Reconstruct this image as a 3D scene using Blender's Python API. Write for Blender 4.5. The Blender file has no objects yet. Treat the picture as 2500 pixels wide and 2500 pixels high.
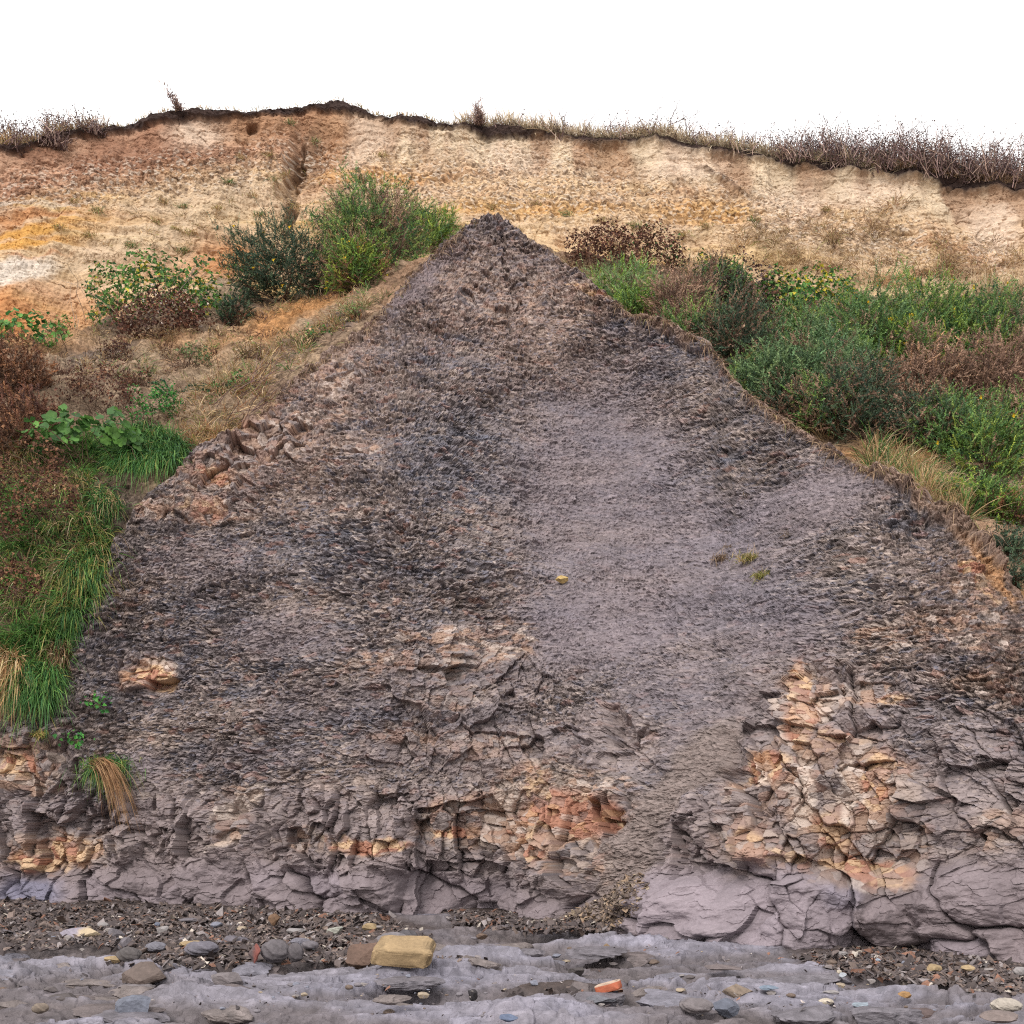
import bpy, math
import numpy as np

# ------------------------------------------------------------------ camera, sky, sun, exposure
SC = bpy.context.scene
F, VH, H = 1.2, 0.75, 1.6            # focal length / frame width, eye-level row, eye height (m)
PX = 1932.0                          # layout unit: the frame is 1932 units wide
cam = bpy.data.cameras.new("camera"); camo = bpy.data.objects.new("camera", cam)
SC.collection.objects.link(camo)
camo.location = (0, 0, H); camo.rotation_euler = (math.radians(90), 0, 0)
cam.sensor_width = 36; cam.sensor_fit = 'HORIZONTAL'; cam.lens = 36 * F
cam.shift_y = VH - 0.5; cam.clip_end = 600; cam.clip_start = 0.1
SC.camera = camo

SUN_EL, SUN_AZ = 38, 205             # degrees; the veiled sun stands behind the camera, a little to the left
w = bpy.data.worlds.new("World"); SC.world = w; w.use_nodes = True
nt = w.node_tree; nt.nodes.clear()
sky = nt.nodes.new('ShaderNodeTexSky'); sky.sky_type = 'NISHITA'; sky.sun_disc = False
sky.sun_elevation = math.radians(SUN_EL); sky.sun_rotation = math.radians(SUN_AZ)
sky.air_density = 1; sky.dust_density = 4
mixs = nt.nodes.new('ShaderNodeMix'); mixs.data_type = 'RGBA'; mixs.inputs[0].default_value = 0.88
mixs.inputs[7].default_value = (10.0, 9.75, 9.55, 1)      # closed pale cloud cover
bg = nt.nodes.new('ShaderNodeBackground'); bg.inputs[1].default_value = 0.12
wo = nt.nodes.new('ShaderNodeOutputWorld')
nt.links.new(sky.outputs[0], mixs.inputs[6]); nt.links.new(mixs.outputs[2], bg.inputs[0]); nt.links.new(bg.outputs[0], wo.inputs[0])
sun = bpy.data.lights.new("sun", 'SUN'); sun.energy = 1.5; sun.angle = math.radians(14); sun.color = (1, .96, .9)
suno = bpy.data.objects.new("sun", sun); SC.collection.objects.link(suno)
suno.rotation_euler = (math.radians(90 - SUN_EL), 0, math.radians(180 - SUN_AZ))
SC.view_settings.view_transform = 'Standard'; SC.view_settings.look = 'None'
SC.view_settings.exposure = 0.5; SC.view_settings.gamma = 1
SC.cycles.max_bounces = 5; SC.cycles.diffuse_bounces = 3; SC.cycles.glossy_bounces = 2
SC.cycles.use_adaptive_sampling = True; SC.cycles.adaptive_threshold = 0.01; SC.cycles.use_denoising = False; SC.cycles.filter_width = 1.15

# ------------------------------------------------------------------ helpers: numbers
rng = np.random.default_rng(7)
f32 = np.float32
ALB = 0.72
def lin(c):
    c = np.asarray(c, dtype=f32) / 255.0
    return (np.where(c <= .04045, c / 12.92, ((c + .055) / 1.055) ** 2.4) * ALB).astype(f32)
def P(u, v, d):
    u = np.asarray(u, dtype=np.float64); v = np.asarray(v); d = np.asarray(d)
    return np.stack([(u - .5) * d / F, d + 0 * u, H + (VH - v) * d / F], -1)
def PP(x, y, d): return P(np.asarray(x) / PX, np.asarray(y) / PX, d)
def sstep(a, b, x):
    t = np.clip((x - a) / (b - a), 0, 1); return t * t * (3 - 2 * t)
def h2(ix, iy, seed):
    a = ix.astype(np.int64).astype(np.uint32) * np.uint32(374761393) + iy.astype(np.int64).astype(np.uint32) * np.uint32(668265263) + np.uint32((seed * 974634777 + 12345) & 0xffffffff)
    a = (a ^ (a >> np.uint32(13))) * np.uint32(1274126177)
    a = (a ^ (a >> np.uint32(16))) * np.uint32(2246822519)
    a = a ^ (a >> np.uint32(15))
    return (a.astype(f32) / f32(4294967296.0))
def perlin(x, y, seed=0):
    x = np.asarray(x, dtype=f32); y = np.asarray(y, dtype=f32)
    ix = np.floor(x); iy = np.floor(y); fx = x - ix; fy = y - iy
    ux = fx * fx * fx * (fx * (fx * 6 - 15) + 10); uy = fy * fy * fy * (fy * (fy * 6 - 15) + 10)
    def g(a, b):
        t = h2(ix + a, iy + b, seed) * f32(6.2831853)
        return np.cos(t) * (fx - a) + np.sin(t) * (fy - b)
    n0 = g(0, 0) * (1 - ux) + g(1, 0) * ux; n1 = g(0, 1) * (1 - ux) + g(1, 1) * ux
    return (n0 * (1 - uy) + n1 * uy) * f32(1.5)
def fbm(x, y, o=4, seed=0, gain=.5):
    s = 0; a = 1.0; f = 1.0; tot = 0
    for i in range(o):
        s = s + a * perlin(x * f + i * 17.3, y * f - i * 9.1, seed + i); tot += a; a *= gain; f *= 2.03
    return s / tot * 1.4
def voro(x, y, seed=0, jit=.95, box=False):
    """f1, f2-f1, three random numbers of the nearest cell, vector to its centre"""
    x = np.asarray(x, dtype=f32); y = np.asarray(y, dtype=f32)
    ix = np.floor(x); iy = np.floor(y)
    f1 = np.full(x.shape, 9, f32); f2 = np.full(x.shape, 9, f32)
    cx = np.zeros(x.shape, f32); cy = np.zeros(x.shape, f32); dx = np.zeros(x.shape, f32); dy = np.zeros(x.shape, f32)
    for a in (-1, 0, 1):
        for b in (-1, 0, 1):
            px = ix + a; py = iy + b
            vx = px + .5 + (h2(px, py, seed) - .5) * jit - x; vy = py + .5 + (h2(px, py, seed + 101) - .5) * jit - y
            d = np.maximum(abs(vx), abs(vy)) + .25 * np.minimum(abs(vx), abs(vy)) if box else np.sqrt(vx * vx + vy * vy)
            m = d < f1
            f2 = np.where(m, f1, np.minimum(f2, d))
            f1 = np.where(m, d, f1); cx = np.where(m, px, cx); cy = np.where(m, py, cy); dx = np.where(m, vx, dx); dy = np.where(m, vy, dy)
    return f1, f2 - f1, h2(cx, cy, seed + 7), h2(cx, cy, seed + 8), h2(cx, cy, seed + 9), dx, dy
def facet(x, y, seed, tilt=.8, box=False):
    f1, e, r1, r2, r3, dx, dy = voro(x, y, seed, .95, box)
    return (r1 - .5) + tilt * ((r2 - .5) * dx + (r3 - .5) * dy) * 2, e, r1, r2, r3, f1
def tps_fit(pts):
    p = np.array(pts, dtype=np.float64); xy = p[:, :2] / 500; n = len(p)
    r2 = ((xy[:, None] - xy[None]) ** 2).sum(-1); K = np.where(r2 > 0, .5 * r2 * np.log(r2 + 1e-12), 0) + np.eye(n) * .02
    Q = np.c_[np.ones(n), xy]; A = np.block([[K, Q], [Q.T, np.zeros((3, 3))]])
    s = np.linalg.solve(A, np.r_[p[:, 2], 0, 0, 0]); return xy, s
def tps_eval(fit, X, Y):
    xy, s = fit; X = np.asarray(X, dtype=np.float64) / 500; Y = np.asarray(Y, dtype=np.float64) / 500
    o = s[-3] + s[-2] * X + s[-1] * Y
    for (a, b), wgt in zip(xy, s[:-3]):
        r2 = (X - a) ** 2 + (Y - b) ** 2; o = o + wgt * .5 * r2 * np.log(r2 + 1e-12)
    return o
def line(pts): 
    a = np.array(pts, dtype=np.float64); return lambda x: np.interp(x, a[:, 0], a[:, 1])
def blobs(X, Y, L, soft=.45):
    m = np.zeros(X.shape, f32)
    for e in L:
        cx, cy, rx, ry = e[:4]; a = math.radians(e[4]) if len(e) > 4 else 0; k = e[5] if len(e) > 5 else 1
        dx = X - cx; dy = Y - cy; p = (dx * math.cos(a) + dy * math.sin(a)) / rx; q = (-dx * math.sin(a) + dy * math.cos(a)) / ry
        m = np.maximum(m, k * (1 - sstep(1 - soft, 1 + soft, np.sqrt(p * p + q * q))))
    return m.astype(f32)
def mixc(a, b, t): return a + (b - a) * np.asarray(t)[..., None]

# ------------------------------------------------------------------ helpers: meshes, materials, tags
def material(name, rough=.9, bump=.25, scale=40., var=.25, spec=.3, grain=0., gvar=.35, flat=2.):
    m = bpy.data.materials.new(name); m.use_nodes = True; n = m.node_tree; N = n.nodes; Lk = n.links
    b = N['Principled BSDF']; b.inputs['Roughness'].default_value = rough; b.inputs['Specular IOR Level'].default_value = spec
    at = N.new('ShaderNodeAttribute'); at.attribute_name = 'Col'
    tc = N.new('ShaderNodeTexCoord')
    no = N.new('ShaderNodeTexNoise'); no.inputs['Scale'].default_value = scale; no.inputs['Detail'].default_value = 6; no.inputs['Roughness'].default_value = .65
    Lk.new(tc.outputs['Object'], no.inputs['Vector'])
    rm = N.new('ShaderNodeMapRange'); rm.inputs[1].default_value = .25; rm.inputs[2].default_value = .75; rm.inputs[3].default_value = 1 - var; rm.inputs[4].default_value = 1 + var
    Lk.new(no.outputs[0], rm.inputs[0])
    mu = N.new('ShaderNodeVectorMath'); mu.operation = 'SCALE'
    Lk.new(at.outputs['Color'], mu.inputs[0]); Lk.new(rm.outputs[0], mu.inputs['Scale']); Lk.new(mu.outputs[0], b.inputs['Base Color'])
    if grain:
        mp = N.new('ShaderNodeMapping'); mp.inputs['Scale'].default_value = (1, 1, flat); Lk.new(tc.outputs['Object'], mp.inputs['Vector'])
        last = mu; hs = no.outputs[0]
        for q, (sc_, vv) in enumerate(((grain, gvar), (grain * 2.4, gvar * .8))):
            vo = N.new('ShaderNodeTexVoronoi'); vo.inputs['Scale'].default_value = sc_; Lk.new(mp.outputs[0], vo.inputs['Vector'])
            sp = N.new('ShaderNodeSeparateColor'); Lk.new(vo.outputs['Color'], sp.inputs[0])
            r2 = N.new('ShaderNodeMapRange'); r2.inputs[3].default_value = 1 - vv; r2.inputs[4].default_value = 1 + vv; Lk.new(sp.outputs[0], r2.inputs[0])
            lp = N.new('ShaderNodeMix'); lp.inputs[2].default_value = 1.; Lk.new(at.outputs['Alpha'], lp.inputs[0]); Lk.new(r2.outputs[0], lp.inputs[3])
            m2 = N.new('ShaderNodeVectorMath'); m2.operation = 'SCALE'; Lk.new(last.outputs[0], m2.inputs[0]); Lk.new(lp.outputs[0], m2.inputs['Scale']); last = m2
            ad = N.new('ShaderNodeMath'); ad.operation = 'MULTIPLY_ADD'; ad.inputs[1].default_value = .9; Lk.new(sp.outputs[1], ad.inputs[0]); Lk.new(hs, ad.inputs[2]); hs = ad.outputs[0]
        Lk.new(last.outputs[0], b.inputs['Base Color'])
    if bump:
        bp = N.new('ShaderNodeBump'); bp.inputs['Strength'].default_value = bump; bp.inputs['Distance'].default_value = .02
        Lk.new(hs if grain else no.outputs[0], bp.inputs['Height']); Lk.new(bp.outputs[0], b.inputs['Normal'])
        bs = N.new('ShaderNodeMath'); bs.operation = 'MULTIPLY'; bs.inputs[1].default_value = bump; Lk.new(at.outputs['Alpha'], bs.inputs[0]); Lk.new(bs.outputs[0], bp.inputs['Strength'])
    return m
def leafmat(name, rough=.6, trans=.25):
    m = bpy.data.materials.new(name); m.use_nodes = True; n = m.node_tree; N = n.nodes; Lk = n.links
    b = N['Principled BSDF']; b.inputs['Roughness'].default_value = rough; b.inputs['Specular IOR Level'].default_value = .3
    at = N.new('ShaderNodeAttribute'); at.attribute_name = 'Col'
    no = N.new('ShaderNodeTexNoise'); no.inputs['Scale'].default_value = 9
    tc = N.new('ShaderNodeTexCoord'); Lk.new(tc.outputs['Object'], no.inputs['Vector'])
    rm = N.new('ShaderNodeMapRange'); rm.inputs[1].default_value = .3; rm.inputs[2].default_value = .7; rm.inputs[3].default_value = .75; rm.inputs[4].default_value = 1.25
    Lk.new(no.outputs[0], rm.inputs[0])
    mu = N.new('ShaderNodeVectorMath'); mu.operation = 'SCALE'; Lk.new(at.outputs['Color'], mu.inputs[0]); Lk.new(rm.outputs[0], mu.inputs['Scale'])
    Lk.new(mu.outputs[0], b.inputs['Base Color'])
    tr = N.new('ShaderNodeBsdfTranslucent'); Lk.new(mu.outputs[0], tr.inputs[0])
    mx = N.new('ShaderNodeMixShader'); mx.inputs[0].default_value = trans
    Lk.new(b.outputs[0], mx.inputs[1]); Lk.new(tr.outputs[0], mx.inputs[2]); Lk.new(mx.outputs[0], N['Material Output'].inputs[0])
    return m
M = dict(shale=material('weathered_shale', .88, .5, 45, .16, .3, 17, .17), sand=material('gravelly_sand', .95, .4, 22, .14, .15, 14, .08, 1.3),
         soil=material('bank_soil', .95, .5, 30, .25, .15, 14, .25, 1.3), platform=material('wet_clay_platform', .62, .75, 11, .35, .25, 9, .1, 1.),
         stone=material('beach_stone', .75, .3, 40, .2), chips=material('shale_chips', .8, .2, 30, .3), turf=material('turf', .95, .4, 30, .3, .1),
         leaf=leafmat('leaf'), blade=leafmat('grass_blade', .55, .3), gorse=leafmat('gorse_shoot', .65, .15), dead=leafmat('withered_plant', .9, .1),
         twig=material('twig_bark', .9, 0, 30, .2, .1))

def mesh(name, V, faces, mat, col=None, smooth=True, parent=None):
    V = np.asarray(V, dtype=f32).reshape(-1, 3); me = bpy.data.meshes.new(name)
    if not isinstance(faces, (list, tuple)): faces = [faces]
    faces = [np.asarray(f, dtype=np.int32) for f in faces if len(f)]
    me.vertices.add(len(V)); me.vertices.foreach_set('co', V.ravel())
    nl = sum(f.size for f in faces); npoly = sum(len(f) for f in faces)
    me.loops.add(nl); me.polygons.add(npoly)
    me.loops.foreach_set('vertex_index', np.concatenate([f.ravel() for f in faces]))
    tot = np.concatenate([np.full(len(f), f.shape[1], np.int32) for f in faces])
    me.polygons.foreach_set('loop_start', np.r_[0, np.cumsum(tot)[:-1]].astype(np.int32))
    me.polygons.foreach_set('use_smooth', np.full(npoly, smooth))
    if col is None: col = np.ones((len(V), 3), f32) * .2
    col = np.asarray(col, dtype=f32)
    if col.shape[-1] == 3: col = np.concatenate([np.broadcast_to(col, (len(V), 3)), np.ones((len(V), 1), f32)], 1)
    at = me.attributes.new('Col', 'FLOAT_COLOR', 'POINT')
    at.data.foreach_set('color', np.ascontiguousarray(col).ravel())
    me.update(calc_edges=True); me.materials.append(mat)
    o = bpy.data.objects.new(name, me); SC.collection.objects.link(o)
    if parent: o.parent = parent
    return o
def tag(o, label=None, cat=None, group=None, kind=None):
    if label: o['label'] = label
    if cat: o['category'] = cat
    if group: o['group'] = group
    if kind: o['kind'] = kind
    return o
def empty(name, loc):
    o = bpy.data.objects.new(name, None); SC.collection.objects.link(o); o.location = tuple(float(c) for c in loc); o.empty_display_size = .1; return o
def gridfaces(nr, nc):
    i = np.arange(nr - 1)[:, None] * nc + np.arange(nc - 1)[None]; i = i.ravel()
    return np.stack([i, i + 1, i + nc + 1, i + nc], 1)
def unit_(a): return a / (np.linalg.norm(a, axis=-1, keepdims=True) + 1e-9)
def normals(Pm):
    du = np.gradient(Pm, axis=1); dv = np.gradient(Pm, axis=0); n = np.cross(du, dv); n /= np.linalg.norm(n, axis=-1, keepdims=True) + 1e-9
    s = np.where(n[..., 1:2] > 0, -1, 1); return n * s

# ------------------------------------------------------------------ layout lines (layout units)
BASE = line([(-900, 1690), (-300, 1700), (0, 1713), (300, 1726), (600, 1738), (783, 1738), (1000, 1742), (1150, 1760), (1300, 1788), (1500, 1800), (1560, 1795), (1700, 1802), (1850, 1822), (1932, 1828), (2300, 1842), (2900, 1850)])
RIDGE = line([(-900, 1350), (0, 1350), (90, 1345), (115, 1290), (145, 1195), (180, 1115), (212, 1040), (248, 965), (300, 912), (335, 882), (365, 850), (410, 830), (470, 800), (510, 765), (550, 715), (600, 682), (650, 642), (700, 612), (745, 562), (790, 502), (850, 450), (890, 416), (925, 404), (945, 408), (985, 440), (1030, 470), (1070, 500), (1110, 525), (1150, 560), (1190, 590), (1240, 597), (1290, 630), (1340, 650), (1365, 682), (1380, 712), (1420, 747), (1470, 782), (1520, 817), (1570, 847), (1610, 872), (1650, 892), (1680, 884), (1705, 895), (1740, 935), (1800, 970), (1840, 1005), (1870, 1042), (1932, 1130), (2300, 1330), (2900, 1400)])
TOP = line([(-900, 330), (-300, 300), (0, 284), (40, 281), (90, 262), (150, 250), (220, 241), (300, 223), (350, 215), (420, 216), (500, 212), (570, 205), (605, 197), (640, 191), (670, 198), (700, 213), (740, 222), (800, 229), (850, 241), (900, 246), (960, 245), (1010, 251), (1050, 253), (1110, 263), (1180, 268), (1250, 271), (1300, 283), (1350, 289), (1420, 298), (1480, 309), (1560, 317), (1650, 327), (1740, 339), (1800, 346), (1932, 357), (2300, 400), (2900, 450)])
FOOT = line([(-900, 640), (-300, 640), (0, 632), (100, 640), (200, 606), (300, 565), (420, 530), (520, 560), (600, 530), (750, 500), (930, 440), (1100, 480), (1300, 520), (1500, 545), (1700, 555), (1932, 565), (2300, 590), (2900, 620)])
GREY = tps_fit([(0, 1713, 14.05), (0, 1500, 14.25), (0, 1350, 14.5), (300, 1725, 13.6), (300, 1500, 13.95), (300, 1250, 14.6), (300, 1000, 15.6),
    (600, 1737, 12.95), (600, 1480, 13.3), (600, 1250, 14.0), (600, 1000, 15.15), (600, 750, 17.2), (783, 1738, 12.85), (783, 1480, 13.1), (783, 1250, 13.55), (783, 1000, 14.5), (783, 750, 16.5), (783, 550, 18.8),
    (930, 405, 19.8), (930, 600, 18.6), (930, 800, 17), (930, 1000, 15.3), (930, 1250, 14.1), (930, 1480, 13.1), (930, 1738, 12.8),
    (1200, 1765, 11.7), (1200, 1480, 12.3), (1200, 1250, 13.9), (1200, 1000, 16.15), (1200, 800, 17.7), (1200, 600, 18.3),
    (1450, 1798, 10.7), (1450, 1480, 11.3), (1450, 1280, 12.3), (1450, 1100, 13.9), (1450, 950, 15.3), (1450, 800, 16.3),
    (1650, 1800, 10.6), (1650, 1480, 11.0), (1650, 1250, 11.8), (1650, 1050, 12.75), (1650, 900, 14.5), (1932, 1828, 9.8), (1932, 1480, 10.2), (1932, 1300, 10.9), (1932, 1130, 12),
    (-300, 1700, 14.6), (-300, 1350, 15.2), (2300, 1842, 9.5), (2300, 1350, 10.4), (200, 1000, 15.2), (360, 850, 16.3), (500, 780, 17), (700, 610, 18.6), (-900, 1690, 15.2), (-900, 1350, 15.9), (2900, 1850, 9.2), (2900, 1350, 10.2)])
BANK = tps_fit([(-300, 1350, 15.5), (0, 1350, 14.45), (0, 1150, 15.0), (0, 1000, 15.7), (0, 850, 17), (0, 700, 19.2), (0, 632, 21.6), (200, 1000, 15.4), (200, 900, 16.2), (200, 780, 18), (200, 680, 20), (360, 850, 16.6), (360, 700, 19.1), (500, 770, 17.4), (500, 660, 19.9),
    (700, 605, 19.2), (700, 540, 21.4), (600, 570, 21.4), (850, 450, 21.2), (930, 410, 22), (600, 900, 19.5), (900, 800, 21.5), (1200, 900, 20.5), (1500, 1000, 18.5),
    (1100, 515, 22.3), (1250, 600, 21), (1370, 690, 19.5), (1500, 810, 17.8), (1640, 890, 16.4), (1800, 970, 15.0), (1932, 1130, 13.1), (1500, 650, 21), (1700, 700, 20.3), (1932, 700, 20), (1932, 850, 17.6), (1932, 1000, 15.0), (2300, 1100, 13.8), (2300, 700, 19.5),
    (200, 606, 22.8), (420, 530, 24), (600, 520, 24.2), (930, 430, 24.3), (1300, 520, 24.3), (1700, 555, 23.4), (1932, 565, 22.9), (-900, 1300, 16), (-900, 640, 22), (-300, 640, 22), (2900, 1200, 13.5), (2900, 620, 22), (2300, 590, 22.6)])
SAND = tps_fit([(0, 284, 25), (0, 440, 23.9), (0, 632, 21.6), (200, 243, 26), (200, 420, 24.7), (200, 606, 22.8), (420, 216, 26.8), (420, 380, 25.6), (420, 530, 24), (545, 205, 27.4), (545, 320, 26.9), (545, 420, 25.8), (640, 191, 27.2), (640, 330, 25.9), (640, 450, 25.0), (600, 530, 24.2),
    (800, 229, 27.4), (800, 350, 26.3), (930, 430, 24.6), (1100, 262, 26.8), (1100, 380, 25.6), (1300, 520, 24.2), (1300, 283, 26.4), (1300, 400, 25.3), (1500, 311, 26), (1500, 430, 25), (1500, 545, 23.8), (1700, 333, 25.5), (1700, 450, 24.4), (1700, 555, 23.3), (1932, 357, 25), (1932, 450, 24.1), (1932, 565, 22.8), (1100, 480, 24.3),
    (-300, 300, 24.5), (-300, 640, 21.8), (-900, 330, 24), (-900, 640, 21.6), (2300, 400, 24.4), (2300, 590, 22.4), (2900, 450, 24), (2900, 620, 22)])
def dgrey(x, y): return tps_eval(GREY, x, y)
def dbank(x, y):
    x = np.asarray(x, dtype=np.float64); y = np.asarray(y, dtype=np.float64)
    b = tps_eval(BANK, x, y); ins = y - RIDGE(x)
    return np.where(ins > 0, np.maximum(b, dgrey(x, y) + .1 + .5 * sstep(0, 25, ins) + .02 * ins), b)

# ------------------------------------------------------------------ foreshore
SCREE = [(300, 1712, 470, 18, 2), (1000, 1732, 160, 12, 2), (1770, 1800, 220, 16, 5), (300, 1726, 460, 15, 2), (1000, 1745, 150, 12, 2), (1750, 1815, 230, 14, 5), (150, 1745, 330, 34, 2), (420, 1775, 330, 36, 4), (560, 1758, 260, 30, 2), (330, 1812, 150, 12), (1040, 1735, 240, 16, 3), (1700, 1828, 190, 26, 6), (1880, 1850, 110, 26, 4), (1600, 1812, 110, 14, 3), (1050, 1868, 120, 6), (-250, 1745, 300, 40), (2200, 1870, 250, 30), (830, 1810, 90, 8), (40, 1782, 100, 10)]
def gplane(y): return F * H / (np.asarray(y) / PX - VH)      # distance at which a row meets z = 0
def groundz(x, d):
    """height of the rock platform at (x, d) and its scree mask"""
    x = np.asarray(x, dtype=f32); d = np.asarray(d, dtype=f32)
    X = (x * F / d + .5) * PX; Y = (VH + F * H / d) * PX
    wx = x + .25 * fbm(x * .8, d * .8, 2, 61); wd = d + .22 * fbm(x * .7 + 5, d * 1.1, 3, 62)
    wx = wx + .05 * fbm(x * 5, d * 9, 3, 73); wd = wd + .05 * fbm(x * 4 + 3, d * 9, 3, 74)
    led = fbm(wx * .38, wd * 1.35, 3, 63) * 3.2; st = np.floor(led) + .3 * (led - np.floor(led)) + .7 * sstep(.72, .97, led - np.floor(led))
    le2 = fbm(wx * 1.0 + 7, wd * 3.4, 3, 75) * 2.2; st2 = np.floor(le2) + .4 * (le2 - np.floor(le2)) + .6 * sstep(.7, .97, le2 - np.floor(le2))
    f1, e, r1, r2, r3, dx, dy = voro(wx * .8, wd * 2.2, 64, .95, True)
    slab = (r1 - .5) * .05 + ((r2 - .5) * dx + (r3 - .5) * dy) * .07 - .07 * np.exp(-e / .03) * sstep(-.2, .3, fbm(x, d, 2, 76))
    g1, e2, q1, q2, q3, dx, dy = voro(wx * 3.4 + .5 * wd, wd * 7.5, 65)
    slab2 = (q1 - .5) * .02 + ((q2 - .5) * dx + (q3 - .5) * dy) * .03 - .012 * np.exp(-e2 / .05)
    far = 1 - .4 * sstep(11, 14, d)
    z = far * (.06 * st + .03 * st2 + slab + 1.8 * slab2 * sstep(-.3, .2, fbm(x * .6, d * 1.1, 2, 66)) + .014 * facet(wx * 9, wd * 17, 77, 1.)[0]) + .025 * fbm(x * 1.9, d * 4.5, 4, 67) + .008 * fbm(x * 9, d * 12, 3, 68)
    sc = blobs(X + 40 * fbm(x * 1.2, d * 1.2, 3, 69), Y + 8 * fbm(x * 1.5, d * 2.0, 2, 70), SCREE, .3)
    zs = .05 + .05 * sstep(11, 14, d) + .02 * fbm(x * 6, d * 6, 3, 71) + .03 * fbm(x, d, 2, 72)
    return z * (1 - sc) + zs * sc, sc, r1, q1, e
def gpos(x, y):
    """layout pixel -> point on the foreshore"""
    d = float(gplane(y))
    for _ in range(4):
        z = float(groundz(np.array([(x / PX - .5) * d / F]), np.array([d]))[0][0]); d = F * (H - z) / (y / PX - VH)
    return np.array([(x / PX - .5) * d / F, d, H + (VH - y / PX) * d / F])

us = np.r_[np.linspace(-.45, -.02, 120), np.linspace(-.015, 1.015, 1500), np.linspace(1.02, 1.45, 120)]; ys = np.r_[np.linspace(2500, 1950, 40), np.linspace(1948, 1690, 640)]
ds = gplane(ys); U, D = np.meshgrid(us, ds); Xw = (U - .5) * D / F
Z, SCm, r1, q1, ecr = groundz(Xw, D)
g0 = mixc(lin((128, 124, 133)) + 0 * Xw[..., None], lin((148, 146, 162)), np.clip(.5 + .8 * fbm(Xw * .5, D * 1.5, 3, 80), 0, 1))
g0 = mixc(g0, lin((112, 103, 104)), sstep(.0, .5, fbm(Xw * .4 + 3, D * .8, 3, 81)) * .7)
g0 = g0 * (1 + .22 * (r1 - .5) + .2 * (q1 - .5) + .2 * fbm(Xw * 7, D * 14, 3, 82))[..., None]
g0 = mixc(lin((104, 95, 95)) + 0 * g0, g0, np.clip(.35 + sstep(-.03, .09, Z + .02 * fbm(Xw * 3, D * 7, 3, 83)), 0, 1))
g0 = mixc(g0, lin((84, 74, 72)), SCm)
gv = np.stack([Xw, D, Z], -1)
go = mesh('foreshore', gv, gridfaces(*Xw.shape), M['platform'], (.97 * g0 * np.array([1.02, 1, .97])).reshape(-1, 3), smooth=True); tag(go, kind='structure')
# wide low ground under everything, reaching away to both sides and behind the viewer
aa = np.linspace(-1, 1, 40); GX, GY = np.meshgrid(aa ** 3 * 300, np.linspace(-80, 30, 30)); 
o = mesh('beach_ground', np.stack([GX, GY, -.25 + 0 * GX + .03 * fbm(GX * .2, GY * .2, 2, 5)], -1), gridfaces(*GX.shape), M['platform'], lin((120, 114, 120))); tag(o, kind='structure')

# ------------------------------------------------------------------ lower cliff of dark shale
NU, NV = 1450, 900
us = np.r_[np.linspace(-.42, -.02, 130), np.linspace(-.015, 1.015, 1200), np.linspace(1.02, 1.42, 120)]; NU = len(us)
X = np.array(np.broadcast_to(us * PX, (NV, NU))); s = np.linspace(0, 1, NV)[:, None]
yb = BASE(X[0]) + 14; 
yr = RIDGE(X[0]) + 11 * fbm(us * 40, us * 0 + 3, 4, 33) + 2.5 * fbm(us * 220, us * 0 + 1, 2, 34)
Y = yb[None] + (yr - yb)[None] * s
X += (16 * fbm(Y / 60., X / 60., 4, 37) + 5 * fbm(Y / 14., X / 14., 3, 38)) * (1 - sstep(180, 330, X)) * sstep(0, 80, X)
Dg = dgrey(X, Y); P0 = PP(X, Y, Dg); nrm = normals(P0)
xs = P0[..., 0].astype(f32); ts = (P0[..., 2] * 1.2 + .25 * (P0[..., 1])).astype(f32)
Xw = (X + 26 * fbm(xs * 1.1, ts * 1.1, 4, 1) + 9 * fbm(xs * 5, ts * 5, 3, 2)).astype(f32); Yw = (Y + 20 * fbm(xs * 1.1 + 9, ts * 1.1, 4, 3) + 8 * fbm(xs * 5, ts * 5 + 7, 3, 4)).astype(f32)
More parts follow.
